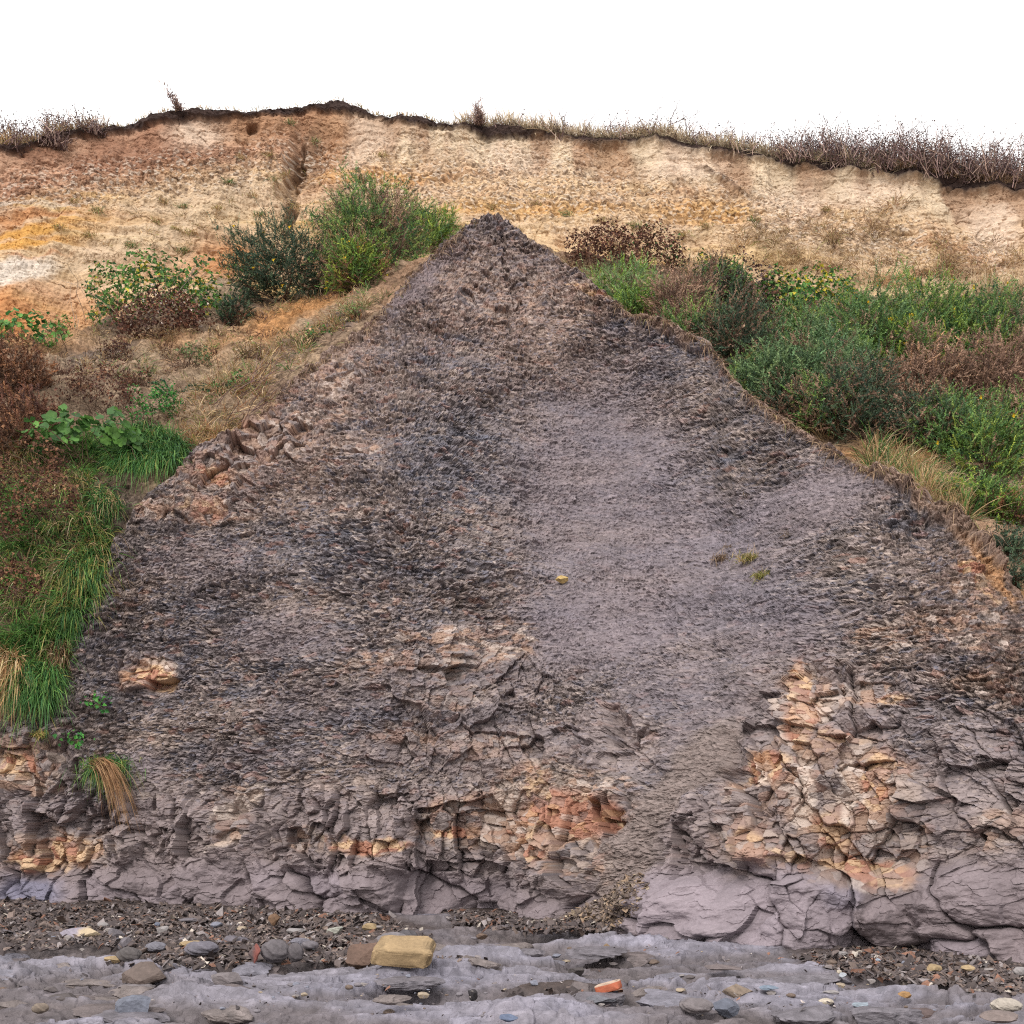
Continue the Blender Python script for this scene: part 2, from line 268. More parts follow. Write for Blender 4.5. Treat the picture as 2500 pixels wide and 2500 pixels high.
# zones
smooth = blobs(Xw, Yw, [(1140, 930, 170, 230, 0, .9), (1290, 1070, 210, 150, 0, .9), (1520, 950, 170, 60, -14, .95), (1150, 1180, 170, 100), (1120, 800, 160, 70, 0, .6), (1420, 1180, 160, 90, 0, .8), (1270, 1290, 110, 70, 0, .7), (540, 1200, 110, 45, 0, .7), (380, 1060, 120, 40, 0, .5), (250, 1480, 60, 60, 0, .8), (600, 1330, 120, 40, 0, .4), (790, 540, 90, 22, -42, .8), (1330, 1360, 130, 40, -35, .8), (480, 1430, 130, 25, 0, .4)], .5)
chute = blobs(Xw, Yw, [(1300, 1440, 130, 42, -38), (1220, 1530, 120, 42, -55), (1170, 1640, 110, 46, -60), (1130, 1710, 90, 30, -20)], .3)
tan = blobs(Xw, Yw, [(500, 825, 100, 45, -25, 1.3), (400, 890, 80, 40, -15, 1.3), (330, 960, 120, 28, 4, 1.3), (640, 705, 60, 26, -35, 1.2), (520, 835, 85, 38, -20), (640, 712, 60, 22, -30, .8), (690, 840, 40, 20, 0, .7), (420, 890, 70, 30, -10), (350, 962, 150, 26, 6), (620, 780, 70, 30, -30, .6), (285, 1275, 58, 34, 0), (830, 1235, 120, 50, 0, .9), (960, 1210, 60, 40, 0, .8), (700, 1255, 50, 30, 0, .7), (860, 1310, 110, 30, 0, .6), (900, 1400, 180, 40, 0, .55), (1050, 1490, 130, 52, 0), (1010, 1570, 150, 60, 25), (880, 1555, 110, 55, 0, .9), (690, 1592, 85, 18, 0), (1520, 1330, 55, 90, 0), (1600, 1490, 150, 90, 0, .95), (1430, 1480, 80, 70, 0, .8), (1570, 1600, 80, 70, 0, .75), (1690, 1200, 80, 26, 0, .9), (1830, 1190, 110, 40, 10, .9), (1860, 1290, 70, 30, 0, .8), (1620, 1310, 70, 40, 0, .7), (1640, 1650, 110, 40, 0), (1420, 1590, 100, 60, 0, .7), (1720, 1590, 60, 70, 0, .6), (1870, 1560, 90, 40, -20, .6), (760, 1385, 70, 20, 0, .7), (570, 1590, 60, 20, 0, .7), (50, 1440, 80, 60, 0), (110, 1600, 110, 40, 0, .8), (450, 1500, 60, 30, 0, .6), (440, 1560, 60, 30, -30, .7), (960, 560, 150, 80, 0, .6), (1100, 560, 60, 26, 30, .6), (700, 640, 60, 30, -35, .5), (1850, 1120, 80, 30, 40, .9), (1500, 1420, 60, 40, 0, .9)], .45)
orange = blobs(Xw, Yw, [(285, 1285, 50, 24, 0), (1075, 1540, 100, 42, 0, .9), (1020, 1480, 40, 30, 0, .6), (880, 1570, 70, 12, 0, .8), (690, 1590, 80, 12, 0, .9), (1520, 1370, 30, 55, 0), (1510, 1285, 22, 40, 0), (1440, 1450, 60, 30, 0, .8), (1660, 1480, 30, 60, 0, .7), (1640, 1640, 90, 26, 10, .9), (30, 1445, 40, 24, 0), (95, 1610, 80, 34, 0, .8), (1000, 1600, 40, 30, 40, .7), (490, 790, 60, 24, -35, .7), (400, 900, 40, 18, 0, .6), (380, 965, 60, 14, 0, .5), (1420, 1600, 40, 26, 0, .6), (1480, 1620, 70, 26, 0, .5), (1840, 1090, 70, 14, 45, 1), (1120, 545, 50, 9, 12, .8), (1570, 1560, 40, 40, 0, .6), (1600, 1400, 60, 14, 0, .5), (1680, 1320, 40, 12, 0, .6)], .5)
pale = blobs(Xw, Yw, [(1440, 1465, 22, 18, 0, .9), (1520, 1500, 20, 60, 0, .7), (1600, 1490, 20, 60, 0, .8), (1530, 1340, 60, 40, 0, .5), (310, 1255, 40, 10, 0, .8), (450, 1520, 70, 20, -35, .6), (960, 1500, 30, 26, 0, .6), (1090, 1490, 40, 30, 0, .5), (260, 1490, 60, 20, 0, .4), (430, 1590, 60, 10, -20, .5), (1670, 1560, 40, 30, 0, .5), (1780, 1630, 90, 40, 0, .3)], .5)
blocky = np.maximum(sstep(1450, 1530, Yw) * (1 - .2 * sstep(1700, 1900, Xw)), blobs(Xw, Yw, [(480, 835, 110, 50, -20, .9), (400, 895, 80, 40, 0, .8), (340, 960, 110, 30, 0, .7), (640, 712, 50, 24, -30, .7), (690, 840, 36, 20, 0, .7), (1530, 1390, 170, 130), (1450, 1470, 120, 90), (520, 830, 90, 40, 0, .7), (285, 1275, 70, 40, 0, .8), (1690, 1330, 90, 60, 0, .5), (960, 560, 120, 70, 0, .45), (830, 1250, 120, 60, 0, .5), (60, 1450, 110, 90), (900, 1410, 240, 60, 0, .8), (870, 1290, 160, 70, 0, .7), (1560, 1330, 110, 90), (1830, 1480, 140, 120, 0, .8), (1150, 1400, 80, 60, 0, .8)], .4)) * (1 - chute)
massive = np.clip(sstep(1610, 1660, Yw + 14 * fbm(xs * .8, ts, 2, 9)) * (1 - blobs(Xw, Yw, [(900, 1600, 110, 60), (1060, 1640, 110, 50)], .4)) * (1 - chute), 0, 1)
smooth = np.clip(np.maximum(smooth, chute * .9), 0, 1); rough = (1 - smooth * .74) * (1 - massive)
# relief
disp = .16 * fbm(xs * .55, ts * .55, 3, 11) + .07 * fbm(xs * 1.8, ts * 1.8, 3, 12)
disp = disp * sstep(0, .12, 1 - s)
wx = xs + .07 * fbm(xs * 3, ts * 3, 3, 13); wt = ts + .06 * fbm(xs * 3 + 4, ts * 3, 3, 14)
fa, ea, a1, a2, a3, _ = facet(wx * 5, wt * 9, 20, .9)
fb, eb, b1, b2, b3, _ = facet(wx * 10, wt * 16, 21, 1.3)
fc, ec, c1, c2, c3, _ = facet(wx * 23, wt * 36, 22, 1.2)
patch = np.clip(.72 + .7 * fbm(xs * .9, ts * 1.5, 4, 15), .3, 1.1)
crumb = rough * patch * (.042 * fa + .052 * fb + .028 * fc - .022 * np.exp(-ea / .06) * (1 - blocky) - .016 * np.exp(-eb / .08)) + (.45 + rough) * .012 * fbm(xs * 26, ts * 30, 2, 16) + .010 * fc
wx2 = xs + .06 * fbm(xs * 1.3, ts * 1.3, 2, 23) + .015 * fbm(xs * 7, ts * 7, 2, 24); wt2 = ts + .06 * fbm(xs * 1.2 + 3, ts * 1.4, 2, 25) + .012 * fbm(xs * 8, ts * 8, 2, 124)
fd, ed, d1, d2, d3, _ = facet(wx2 * 2.7 + .2 * wt2, wt2 * 1.5, 26, .8, True)
fe, ee, e1, e2, e3, _ = facet(wx2 * 5.4 - .3 * wt2, wt2 * 3.8 + .3 * wx2, 27, .9, True)
ff, ef, f1_, f2_, f3_, _ = facet(wx2 * 10, wt2 * 12, 28, .9, True)
ck = sstep(-.1, .35, fbm(xs * 1.6, ts * 1.6, 3, 17))
block = .25 * fd + .15 * fe + .04 * ff - .08 * ck * np.exp(-ed / .03) - .03 * (1 - ck) * np.exp(-ee / .04) - .01 * np.exp(-ef / .05) + .008 * fbm(xs * 12, ts * 20, 3, 18) + .012 * fc * (b2 > .6)
wx3 = wx2 + .16 * fbm(xs * 1.1, ts * 1.1, 3, 19); wt3 = wt2 + .14 * fbm(xs * 1.1 + 5, ts * 1.3, 3, 10)
fg, eg, g1, g2, g3, gf = facet(wx3 * 1.55 + 3 + .2 * wt3, wt3 * 1.1, 29, .8, True); fh, eh, h1_, h2_, h3_, _ = facet(wx3 * 3.1 + .8 * wt3, wt3 * 2.7 - .6 * wx3, 39, 1)
boul = .26 * fg - .1 * gf ** 2 - .1 * np.exp(-eg / .05) * (.3 + ck) + .09 * fh * (h3_ > .25) + .08 * fbm(xs * 2.5, ts * 2.5, 4, 30) - .05 * ck * np.exp(-eh / .03) * (h2_ > .6) + .02 * fbm(xs * 9, ts * 9, 4, 31) + .02 * ff * (f3_ > .6)
disp = disp + crumb * (1 - .9 * blocky) + block * blocky * (1 - massive) * (1 - .2 * smooth) + boul * massive
# named hollows and joints: (polygon of the hollow, depth)
def inpoly(X, Y, poly):
    c = np.zeros(X.shape, bool); n = len(poly)
    for i in range(n):
        (x1, y1), (x2, y2) = poly[i], poly[(i + 1) % n]
        if y1 == y2: continue
        c ^= ((y1 > Y) != (y2 > Y)) & (X < (x2 - x1) * (Y - y1) / (y2 - y1) + x1)
    return c
xj = X + 7 * fbm(xs * 4, ts * 4, 3, 35); yj = Y + 7 * fbm(xs * 4 + 2, ts * 4, 3, 36)
for poly, dep in [([(785, 1525), (930, 1500), (975, 1590), (1040, 1690), (1000, 1730), (785, 1735)], .16), ([(800, 1625), (950, 1628), (930, 1690), (800, 1735), (780, 1735)], .12), ([(1130, 1545), (1175, 1548), (1160, 1575), (1128, 1590)], .18), ([(1030, 1530), (1050, 1530), (1040, 1560)], .1),
                  ([(700, 1500), (770, 1500), (770, 1560), (720, 1570)], .08), ([(540, 1560), (575, 1560), (575, 1590), (540, 1590)], .14), ([(300, 1560), (330, 1560), (330, 1600), (300, 1600)], .14), ([(1265, 1555), (1310, 1530), (1310, 1650), (1265, 1660)], .1),
                  ([(945, 430), (952, 430), (957, 500), (985, 590), (977, 600), (950, 500)], .08), ([(150, 1555), (220, 1500), (200, 1560), (150, 1620)], .1)]:
    disp = disp - dep * inpoly(xj, yj, poly)
disp = disp - .16 * blobs(Xw, Yw, [(1390, 1430, 40, 70, 20), (1170, 1385, 20, 40), (252, 1262, 18, 22)], .5)
disp = disp + .25 * blobs(Xw, Yw, [(700, 1620, 80, 110, 0, .8), (1400, 1720, 250, 80, 0, 1), (1820, 1740, 90, 90)], .3)
lip = blobs(Xw, Yw, [(1690, 905, 50, 16, 35), (1745, 950, 55, 18, 42), (1810, 995, 55, 16, 40), (1865, 1045, 40, 12, 48)], .35); disp = disp + lip * (.13 + .12 * fbm(xs * 5, ts * 5, 3, 49))
disp = disp + .12 * blobs(Xw, Yw, [(1300, 640, 80, 14, 25), (1590, 855, 30, 12, 30)], .4)
disp = disp + .1 * np.clip(fbm(xs * 3.5, ts * 3.5, 3, 47) + .2, 0, 1) * (1 - sstep(4, 30, Y - yr[None])) * (X > 380)
# colour of the rock itself
c = mixc(lin((96, 90, 91)) + 0 * P0.astype(f32), lin((116, 103, 95)), np.clip(.5 + .9 * fbm(xs * .6, ts * .9, 4, 40), 0, 1))
c = mixc(c, lin((112, 92, 80)), blobs(Xw, Yw, [(960, 560, 260, 130, 0, .7), (560, 800, 200, 120, -30, .65), (1850, 1150, 150, 140, 20, .6), (950, 700, 300, 60, 0, .35)], .6))
c = mixc(c, lin((84, 86, 94)), sstep(.1, .7, fbm(xs * .8 + 8, ts * 1.7, 4, 41)) * .55 * rough)
c = c * (1 + (.4 + .6 * rough) * (.55 * (b1 - .5) + .3 * (a1 - .5) + .5 * (c1 - .5)))[..., None]
c = mixc(c, lin((144, 126, 112)), (b3 > .8) * rough * .45 * sstep(-.2, .3, fbm(xs * .7 + 3, ts, 3, 45))); c = mixc(c, lin((98, 100, 112)), (c3 > .85) * rough * .5)
c = mixc(c, lin((165, 150, 138)), ((c2 > .91) * (.3 + .7 * rough) * .6)); c = mixc(c, lin((138, 100, 84)), ((b2 > .95) * rough * .4))
c = mixc(c, lin((122, 112, 117)) * (1 + .18 * fbm(wx2 * 1.5 + .5 * fbm(xs, ts, 3, 48), ts * .6, 3, 42) + .3 * (c1 - .5))[..., None], smooth * .55 * (1 - chute))
c = mixc(c, lin((112, 100, 94)) * (1 + .3 * (c1 - .5))[..., None], chute)
cellr = np.where(blocky > .5, f1_, b2); shp = lambda m_: sstep(.08, .7, m_ + .5 * (cellr - .5)) * np.clip(m_ * 1.4, 0, 1)
tan, orange, pale = shp(tan), shp(orange), shp(pale)
pal = np.array([lin(k) for k in [(160, 142, 128), (174, 158, 146), (156, 130, 112), (142, 118, 106), (130, 118, 113), (148, 132, 121)]])
tc_ = pal[(np.where(blocky > .5, e1 * .6 + f1_ * .4, b3 * .5 + a3 * .5) * 5.99).astype(int)] * (1 + .25 * (f2_ - .5))[..., None]
c = mixc(c, tc_, np.clip(tan * np.where(blocky > .5, .55 + .45 * (e2 > .3), .25 + .75 * (b1 > .38)) * .95, 0, 1))
bc = mixc(lin((126, 114, 110)) + 0 * c, lin((112, 100, 98)), e1) * (1 + .3 * (f1_ - .5))[..., None]
c = mixc(c, bc, np.clip(blocky * (1 - tan) * .8, 0, 1))
op = np.array([lin(k) for k in [(176, 136, 104), (160, 114, 92), (188, 158, 124), (152, 122, 104)]])[(np.clip(e3 * .7 + f3_ * .3, 0, .999) * 4).astype(int)]
c = mixc(c, op, np.clip(orange * (.45 + .55 * (f1_ > .3)), 0, 1) * .9)
c = mixc(c, lin((198, 182, 166)), pale * .8 * (.5 + .5 * (f2_ > .4)) * .9)
mc = mixc(lin((120, 110, 113)) + 0 * c, lin((108, 97, 96)), g1) * (1 + .12 * fbm(xs * 2, ts * 2, 4, 43) + .16 * (e3 - .5))[..., None]
c = mixc(c, mc, massive * (1 - .7 * np.maximum(tan, orange)))
c = mixc(c, lin((104, 104, 120)), blobs(Xw, Yw, [(60, 1680, 80, 26, 0, .7), (1580, 1690, 40, 20, 0, .25)], .5))
# crust of brown soil and roots along the crest
rim = (1 - sstep(2, 22, Y - yr[None] - 22 * np.clip(fbm(xs * 1.6, ts * .4, 4, 46), -.6, 1))) * sstep(380, 470, X) * .8
c = mixc(c, lin((134, 112, 96)) * (1 + .4 * fbm(xs * 8, ts * 8, 3, 44))[..., None], rim * (X > 1180) + rim * .8 * (X < 800))
c = mixc(c, lin((128, 108, 94)) * (1 + .4 * fbm(xs * 8, ts * 8, 3, 44))[..., None], lip)
c = mixc(c, lin((168, 130, 92)), blobs(Xw, Yw, [(1865, 1080, 85, 10, 48, .8)], .5))
c = c * np.array([.985, 1., 1.06]); c = c * ((1.8 - .3 * smooth * (1 - chute)) * (1 - .17 * np.maximum(np.maximum(tan, orange), pale)))[..., None]
dn = unit_(nrm * [1, 1, .3])
Pg = P0 + dn * disp[..., None]
# the crest turns over and falls away behind
top = Pg[-1]; roll = []; 
for k in range(1, 9):
    t = k / 8.; roll.append(top + np.array([0, 2.2 * t, 0]) + np.array([0, 0, -1.8]) * t ** 1.6)
Pg = np.concatenate([Pg, np.array(roll)], 0); c = np.concatenate([np.clip(c, .01, .9), (1 - .75 * np.maximum(blocky, massive))[..., None]], -1); c = np.concatenate([c, np.repeat(c[-1:], 8, 0)], 0)
o = mesh('shale_cliff', Pg, gridfaces(*Pg.shape[:2]), M['shale'], c.reshape(-1, 4), smooth=False); tag(o, kind='structure')
GSURF = (us * PX, Pg[:NV], Y)
def onshale(x, y, out=.02):
    j = int(np.argmin(abs(GSURF[0] - x))); i = int(np.argmin(abs(GSURF[2][:, j] - y))); return GSURF[1][i, j] + np.array([0, -out, out * .5])

def gy(x, y):
    j = np.clip(np.searchsorted(GSURF[0], x), 0, len(GSURF[0]) - 1); r0 = GSURF[2][0, j]; r1 = GSURF[2][-1, j]; i = np.clip(((y - r0) / (r1 - r0) * (NV - 1)).astype(int), 0, NV - 1); return GSURF[1][i, j]
# ------------------------------------------------------------------ upper cliff of sand and gravel
NVs = 330
us2 = np.r_[np.linspace(-.42, -.02, 130), np.linspace(-.015, 1.015, 1200), np.linspace(1.02, 1.42, 120)]
X = np.broadcast_to(us2 * PX, (NVs, len(us2))); s = np.linspace(0, 1, NVs)[:, None]
yt = TOP(X[0]) + 3 * fbm(us2 * 60, us2 * 0, 4, 50); yf = FOOT(X[0]) + 25
Y = yt[None] + (yf - yt)[None] * s; dm = Y - yt[None]
P0 = PP(X, Y, tps_eval(SAND, X, Y)); nrm = normals(P0); xs = P0[..., 0].astype(f32); zs = P0[..., 2].astype(f32)
Xw = X + 30 * fbm(xs * .6, zs * .6, 4, 51) + 8 * fbm(xs * 3, zs * 3, 3, 52); Yw = Y + 16 * fbm(xs * .5 + 9, zs * .9, 4, 53) + 5 * fbm(xs * 3, zs * 3 + 5, 3, 54)
dmw = dm + 10 * fbm(xs * 1.5, zs * .4, 4, 55)
left = 1 - sstep(560, 720, Xw)
# relief: rills, bedding ledges, pebbles
rill = fbm(xs * 2.4, zs * .45, 4, 56); bed = fbm(xs * .35, zs * 4.5, 3, 57)
p1, pe, pr1, pr2, pr3, _ = facet(xs * 17, zs * 20, 58, 1); q1_, qe, qr1, qr2, qr3, _ = facet(xs * 4.5, zs * 6, 59, 1)
gravel = np.clip(blobs(Xw, Yw, [(300, 330, 420, 45, -6), (1000, 360, 460, 60, 4), (1600, 440, 420, 50, 10), (850, 300, 300, 60, 0, .5)], .5), 0, 1)
disp = .2 * fbm(xs * .7, zs * .7, 4, 60) + .09 * rill + .05 * bed + .03 * fbm(xs * 4, zs * 4, 4, 61) + .015 * fbm(xs * 14, zs * 14, 3, 62) + .025 * q1_ * sstep(-.1, .4, fbm(xs, zs, 3, 63)) + .022 * p1 * (.3 + gravel)
disp = disp - .28 * blobs(X + 26 * fbm(xs * 1.3, zs * 1.3, 4, 64), Y, [(552, 330, 16, 90, 6), (540, 370, 18, 40, 0, .8), (600, 270, 24, 60, 25, .5)], .8) - .3 * blobs(X + 12 * fbm(xs * 2, zs * 2, 3, 64), Y, [(546, 360, 7, 70, 4), (560, 300, 6, 30, 20)], .5) - .3 * blobs(X, Y, [(478, 242, 11, 8)], .4)
rg = 1 - abs(fbm(xs * 1.4, zs * 2.2, 4, 65)); rg2 = 1 - abs(fbm(xs * 3.3 + 4, zs * 5.5, 4, 66))
pm = sstep(-.25, .45, fbm(xs * .5 + 2, zs * .7, 3, 68))
disp = disp - .05 * pm * sstep(.9, 1, rg) - .025 * (1.1 - pm) * sstep(.9, 1, rg2) + .02 * fbm(xs * 6, zs * 9, 4, 67) + .07 * fbm(xs * .4, zs * 3.2, 4, 69)
disp = disp + .14 * (1 - sstep(5, 13, dmw)) + .12 * blobs(X, Y, [(1365, 345, 60, 6, 32)], .4)
disp = disp * sstep(0, .05, 1 - s)
# colour of the beds
c = mixc(lin((204, 174, 140)) + 0 * P0.astype(f32), lin((196, 166, 140)), np.clip(.5 + fbm(xs * .8, zs * 1.2, 4, 70), 0, 1))
c = mixc(c, lin((208, 172, 116)), sstep(.05, .6, fbm(xs * .14, zs * 1.5, 4, 71) + .25 * (bed)) * sstep(60, 110, dmw) * .95)
c = mixc(c, lin((188, 146, 114)), np.clip(sstep(.15, .7, fbm(xs * .4 + 7, zs * 1.3, 4, 72)), 0, 1) * .7)
top1 = mixc(lin((208, 186, 162)) + 0 * c, lin((176, 144, 120)), sstep(-.25, .35, fbm(xs * 1.2, zs * .35, 3, 73)))
c = mixc(c, top1, (1 - sstep(45, 95, dmw)) * (1 - left))
topl = mixc(lin((160, 118, 96)) + 0 * c, lin((186, 146, 122)), sstep(0, .5, fbm(xs * .9, zs * .7, 3, 74)))
c = mixc(c, topl, (1 - sstep(70, 150, dmw)) * left)
c = mixc(c, lin((168, 128, 98)), blobs(Xw, Yw, [(610, 270, 60, 100, 15, .8), (1140, 300, 36, 40, 0, .7), (470, 245, 110, 30, 0, .7)], .5))
c = mixc(c, lin((214, 190, 172)), blobs(Xw, Yw, [(370, 250, 50, 30, 0, .8), (690, 260, 40, 60, 0, .6), (960, 300, 60, 30, 0, .6), (1290, 310, 70, 30, 0, .8), (1500, 390, 70, 30, 0, .7), (1870, 440, 40, 50, -20, .8), (1650, 370, 60, 30, 0, .7)], .6))
c = mixc(c, lin((204, 152, 80)), blobs(Xw, Y + 4 * bed, [(60, 440, 110, 9, -4), (50, 462, 120, 10, -4), (120, 425, 80, 8, -8, .8), (240, 420, 90, 10, -10, .5), (700, 335, 130, 14, 0, .4), (1000, 395, 200, 12, 0, .5), (1330, 400, 100, 20, 0, .5)], .4))
c = mixc(c, lin((184, 126, 80)), blobs(Xw, Yw, [(40, 415, 120, 8, -6, .8), (20, 595, 90, 50, 0, 1), (130, 580, 90, 50, 0, .7), (430, 480, 90, 40, 10, .9), (320, 500, 100, 30, 0, .6), (600, 500, 60, 30, 0, .6), (70, 480, 60, 4, 0, .8)], .5))
c = mixc(c, lin((206, 192, 182)), blobs(Xw, Yw, [(40, 512, 70, 30, -8), (30, 390, 60, 7, -4, .6), (130, 385, 60, 6, -14, .5)], .3))
c = mixc(c, lin((196, 174, 150)), blobs(Xw, Yw, [(280, 450, 190, 70, -25, .55), (420, 380, 130, 60, -20, .5), (1500, 480, 250, 50, 0, .4)], .6))
c = mixc(c, lin((122, 96, 80)), blobs(X + 26 * fbm(xs * 1.3, zs * 1.3, 4, 64), Y, [(550, 350, 14, 75, 6, .7), (575, 290, 22, 50, 25, .6), (1365, 345, 50, 4, 32, .8)], .5))
c = mixc(c, c.mean(-1, keepdims=True) * np.array([1.12, 1., .88]), .08) * np.array([.98, .99, .95]); c = 1.2 * c * (1 + gravel * (.4 * (pr1 - .5)) + .18 * (qr1 - .5) + .14 * (pr2 - .5) + .1 * rill)[..., None]
c = mixc(c, lin((222, 208, 192)), (pr3 > .78) * gravel * .6); c = mixc(c, lin((110, 88, 78)), (pr3 < .12) * gravel * .55)
c = mixc(c, lin((72, 58, 54)) * (1 + .4 * fbm(xs * 4, zs * 8, 3, 75))[..., None], 1 - sstep(6, 15, dmw + 4 * sstep(900, 1200, X)))
Ps = P0 + unit_(nrm * [1, 1, .4]) * disp[..., None]
o = mesh('sand_cliff', Ps, gridfaces(*Ps.shape[:2]), M['sand'], np.clip(c, .01, .9).reshape(-1, 3), smooth=False); tag(o, kind='structure')
EDGE = (us2 * PX, Ps[0])
SSURF = (us2 * PX, Ps, Y)
def onsand(x, y, out=.02):
    j = int(np.argmin(abs(SSURF[0] - x))); i = int(np.argmin(abs(SSURF[2][:, j] - y))); return SSURF[1][i, j] + np.array([0, -out, out * .5])
# land behind the cliff edge
tt = np.r_[0, np.geomspace(.15, 60, 40)]
pl = Ps[0][None] + np.stack([0 * tt, tt, -.02 * tt + .05 * (1 - np.exp(-tt))], -1)[:, None]
pl[..., 2] += .06 * fbm(pl[..., 0] * 1.5, pl[..., 1] * 1.5, 3, 90) * np.minimum(tt, 1)[:, None]
cc = mixc(lin((86, 70, 60)) + 0 * pl, lin((150, 130, 96)), np.clip(.3 + fbm(pl[..., 0], pl[..., 1], 3, 91), 0, 1) * np.minimum(tt * 2, 1)[:, None])
o = mesh('clifftop_ground', pl, gridfaces(*pl.shape[:2]), M['turf'], cc.reshape(-1, 3)); tag(o, kind='structure')

# ------------------------------------------------------------------ vegetated bank between the two cliffs
NVb = 420; us3 = np.r_[np.linspace(-.42, -.02, 80), np.linspace(-.015, 1.015, 900), np.linspace(1.02, 1.42, 80)]
X = np.broadcast_to(us3 * PX, (NVb, len(us3))); s = np.linspace(0, 1, NVb)[:, None]
yf = FOOT(X[0]); ye = np.maximum(RIDGE(X[0]) + 140, yf + 120); Y = yf[None] + (ye - yf)[None] * s
P0 = PP(X, Y, dbank(X, Y)); nrm = normals(P0); xs = P0[..., 0].astype(f32); zs = (P0[..., 2] + .4 * P0[..., 1]).astype(f32)
fq, eq, k1, k2, k3, _ = facet(xs * 5, zs * 6, 92, 1)
disp = .14 * fbm(xs * .8, zs * .8, 3, 93) + .08 * fbm(xs * 3, zs * 3, 4, 94) + .03 * fbm(xs * 12, zs * 12, 3, 95) + .04 * fq
Xw = X + 26 * fbm(xs * .9, zs * .9, 4, 96); Yw = Y + 20 * fbm(xs * .9 + 5, zs * .9, 4, 97)
c = 1.2 * mixc(lin((128, 108, 92)) + 0 * P0.astype(f32), lin((150, 130, 108)), np.clip(.5 + fbm(xs * .8, zs, 4, 98), 0, 1))
c = mixc(c, lin((182, 136, 92)), blobs(Xw, Yw, [(560, 585, 110, 26, -22), (470, 640, 110, 18, -20, .6), (1720, 850, 90, 28, 0, .9), (1640, 860, 60, 20, 0, .7), (640, 500, 60, 20, 0, .7), (50, 640, 120, 30, 0, .6), (300, 640, 80, 20, 0, .5), (1870, 1075, 90, 14, 45, .7), (1900, 1110, 60, 20, 45, .5)], .5))
c = mixc(c, lin((112, 100, 94)), blobs(Xw, Yw, [(225, 960, 40, 60, 30, .9), (200, 1040, 30, 60, 20, .8)], .5)); c = mixc(c, lin((98, 90, 92)), blobs(Xw, Yw, [(620, 620, 80, 14, -35, .8), (180, 670, 60, 20, 0, .6)], .5))
c = mixc(c, lin((164, 132, 108)), blobs(Xw, Yw, [(1730, 940, 130, 26, 42, .7), (760, 520, 90, 14, -40, .8), (1850, 1010, 60, 26, 30, .8), (1910, 1020, 60, 40, 0, .6), (1110, 500, 60, 30, 0, .6)], .5))
c = mixc(c, lin((84, 70, 56)), blobs(Xw, Yw, [(60, 1050, 170, 320, 0, .8), (200, 860, 160, 80, 0, .7), (1650, 700, 330, 130, 0, .6)], .4))
c = c * (1 + .4 * (k1 - .5) + .2 * fbm(xs * 9, zs * 9, 3, 99))[..., None]
Pb = P0 + nrm * disp[..., None]
o = mesh('bank_slope', Pb, gridfaces(*Pb.shape[:2]), M['soil'], np.clip(c, .01, .9).reshape(-1, 3), smooth=False); tag(o, kind='structure')
BSURF = (us3 * PX, Pb, Y)
def onbank_many(x, y):
    j = np.clip(np.searchsorted(BSURF[0], x), 0, len(BSURF[0]) - 1); r0 = BSURF[2][0, j]; r1 = BSURF[2][-1, j]
    i = np.clip(((y - r0) / (r1 - r0) * (NVb - 1)).astype(int), 0, NVb - 1); return BSURF[1][i, j]
def onsand_many(x, y):
    j = np.clip(np.searchsorted(SSURF[0], x), 0, len(SSURF[0]) - 1); r0 = SSURF[2][0, j]; r1 = SSURF[2][-1, j]
    i = np.clip(((y - r0) / (r1 - r0) * (NVs - 1)).astype(int), 0, NVs - 1); return SSURF[1][i, j]
def onbank(x, y): return onbank_many(np.array([x], float), np.array([y], float))[0]
def onhill_many(x, y):
    b = onbank_many(x, y); s_ = onsand_many(x, y); return np.where((y < FOOT(x))[:, None], s_, b)
def onhill(x, y): return onhill_many(np.array([x], float), np.array([y], float))[0]
def m_per_unit(d): return d / (F * PX)

# ------------------------------------------------------------------ plant pieces (vectorised)
VEG = 1.35
def unit(a): return a / (np.linalg.norm(a, axis=-1, keepdims=True) + 1e-9)
def rdir(r, n): return unit(r.normal(size=(n, 3)))
def pick(r, n, palette, jit=.18):
    cols = np.array([lin(k[:3]) for k in palette]) * VEG; wts = np.array([k[3] if len(k) > 3 else 1 for k in palette], float); wts /= wts.sum()
    return cols[r.choice(len(cols), n, p=wts)] * (1 + jit * r.normal(size=(n, 1))).clip(.45, 1.7)
def blades(r, base, dirs, length, width, droop, col, tipcol=None, lv=(0, .3, .6, .85, 1)):
    n = len(base); side = unit(np.cross(dirs, rdir(r, n))); t = np.array(lv)[:, None, None]
    L = np.broadcast_to(np.asarray(length), (n,))[None, :, None]; g = np.broadcast_to(np.asarray(droop), (n,))[None, :, None]
    c = base[None] + dirs[None] * L * t + np.array([0, 0, -1]) * (g * L * t ** 2.2)
    wd = (np.broadcast_to(np.asarray(width), (n,))[None, :, None]) * (1 - t ** 2.5 * .92) * .5
    a = c - side[None] * wd; b = c + side[None] * wd
    V = np.stack([a, b], 2).transpose(1, 0, 2, 3).reshape(-1, 3); k = len(lv); o = np.arange(n)[:, None, None] * (2 * k); q = (np.arange(k - 1) * 2)[None, :, None]
    Fq = (o + q + np.array([0, 1, 3, 2])[None, None]).reshape(-1, 4)
    if tipcol is None: tipcol = col
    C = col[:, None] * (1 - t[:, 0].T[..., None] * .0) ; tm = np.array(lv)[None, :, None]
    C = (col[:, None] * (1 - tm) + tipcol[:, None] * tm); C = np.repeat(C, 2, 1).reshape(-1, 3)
    return V, Fq, C
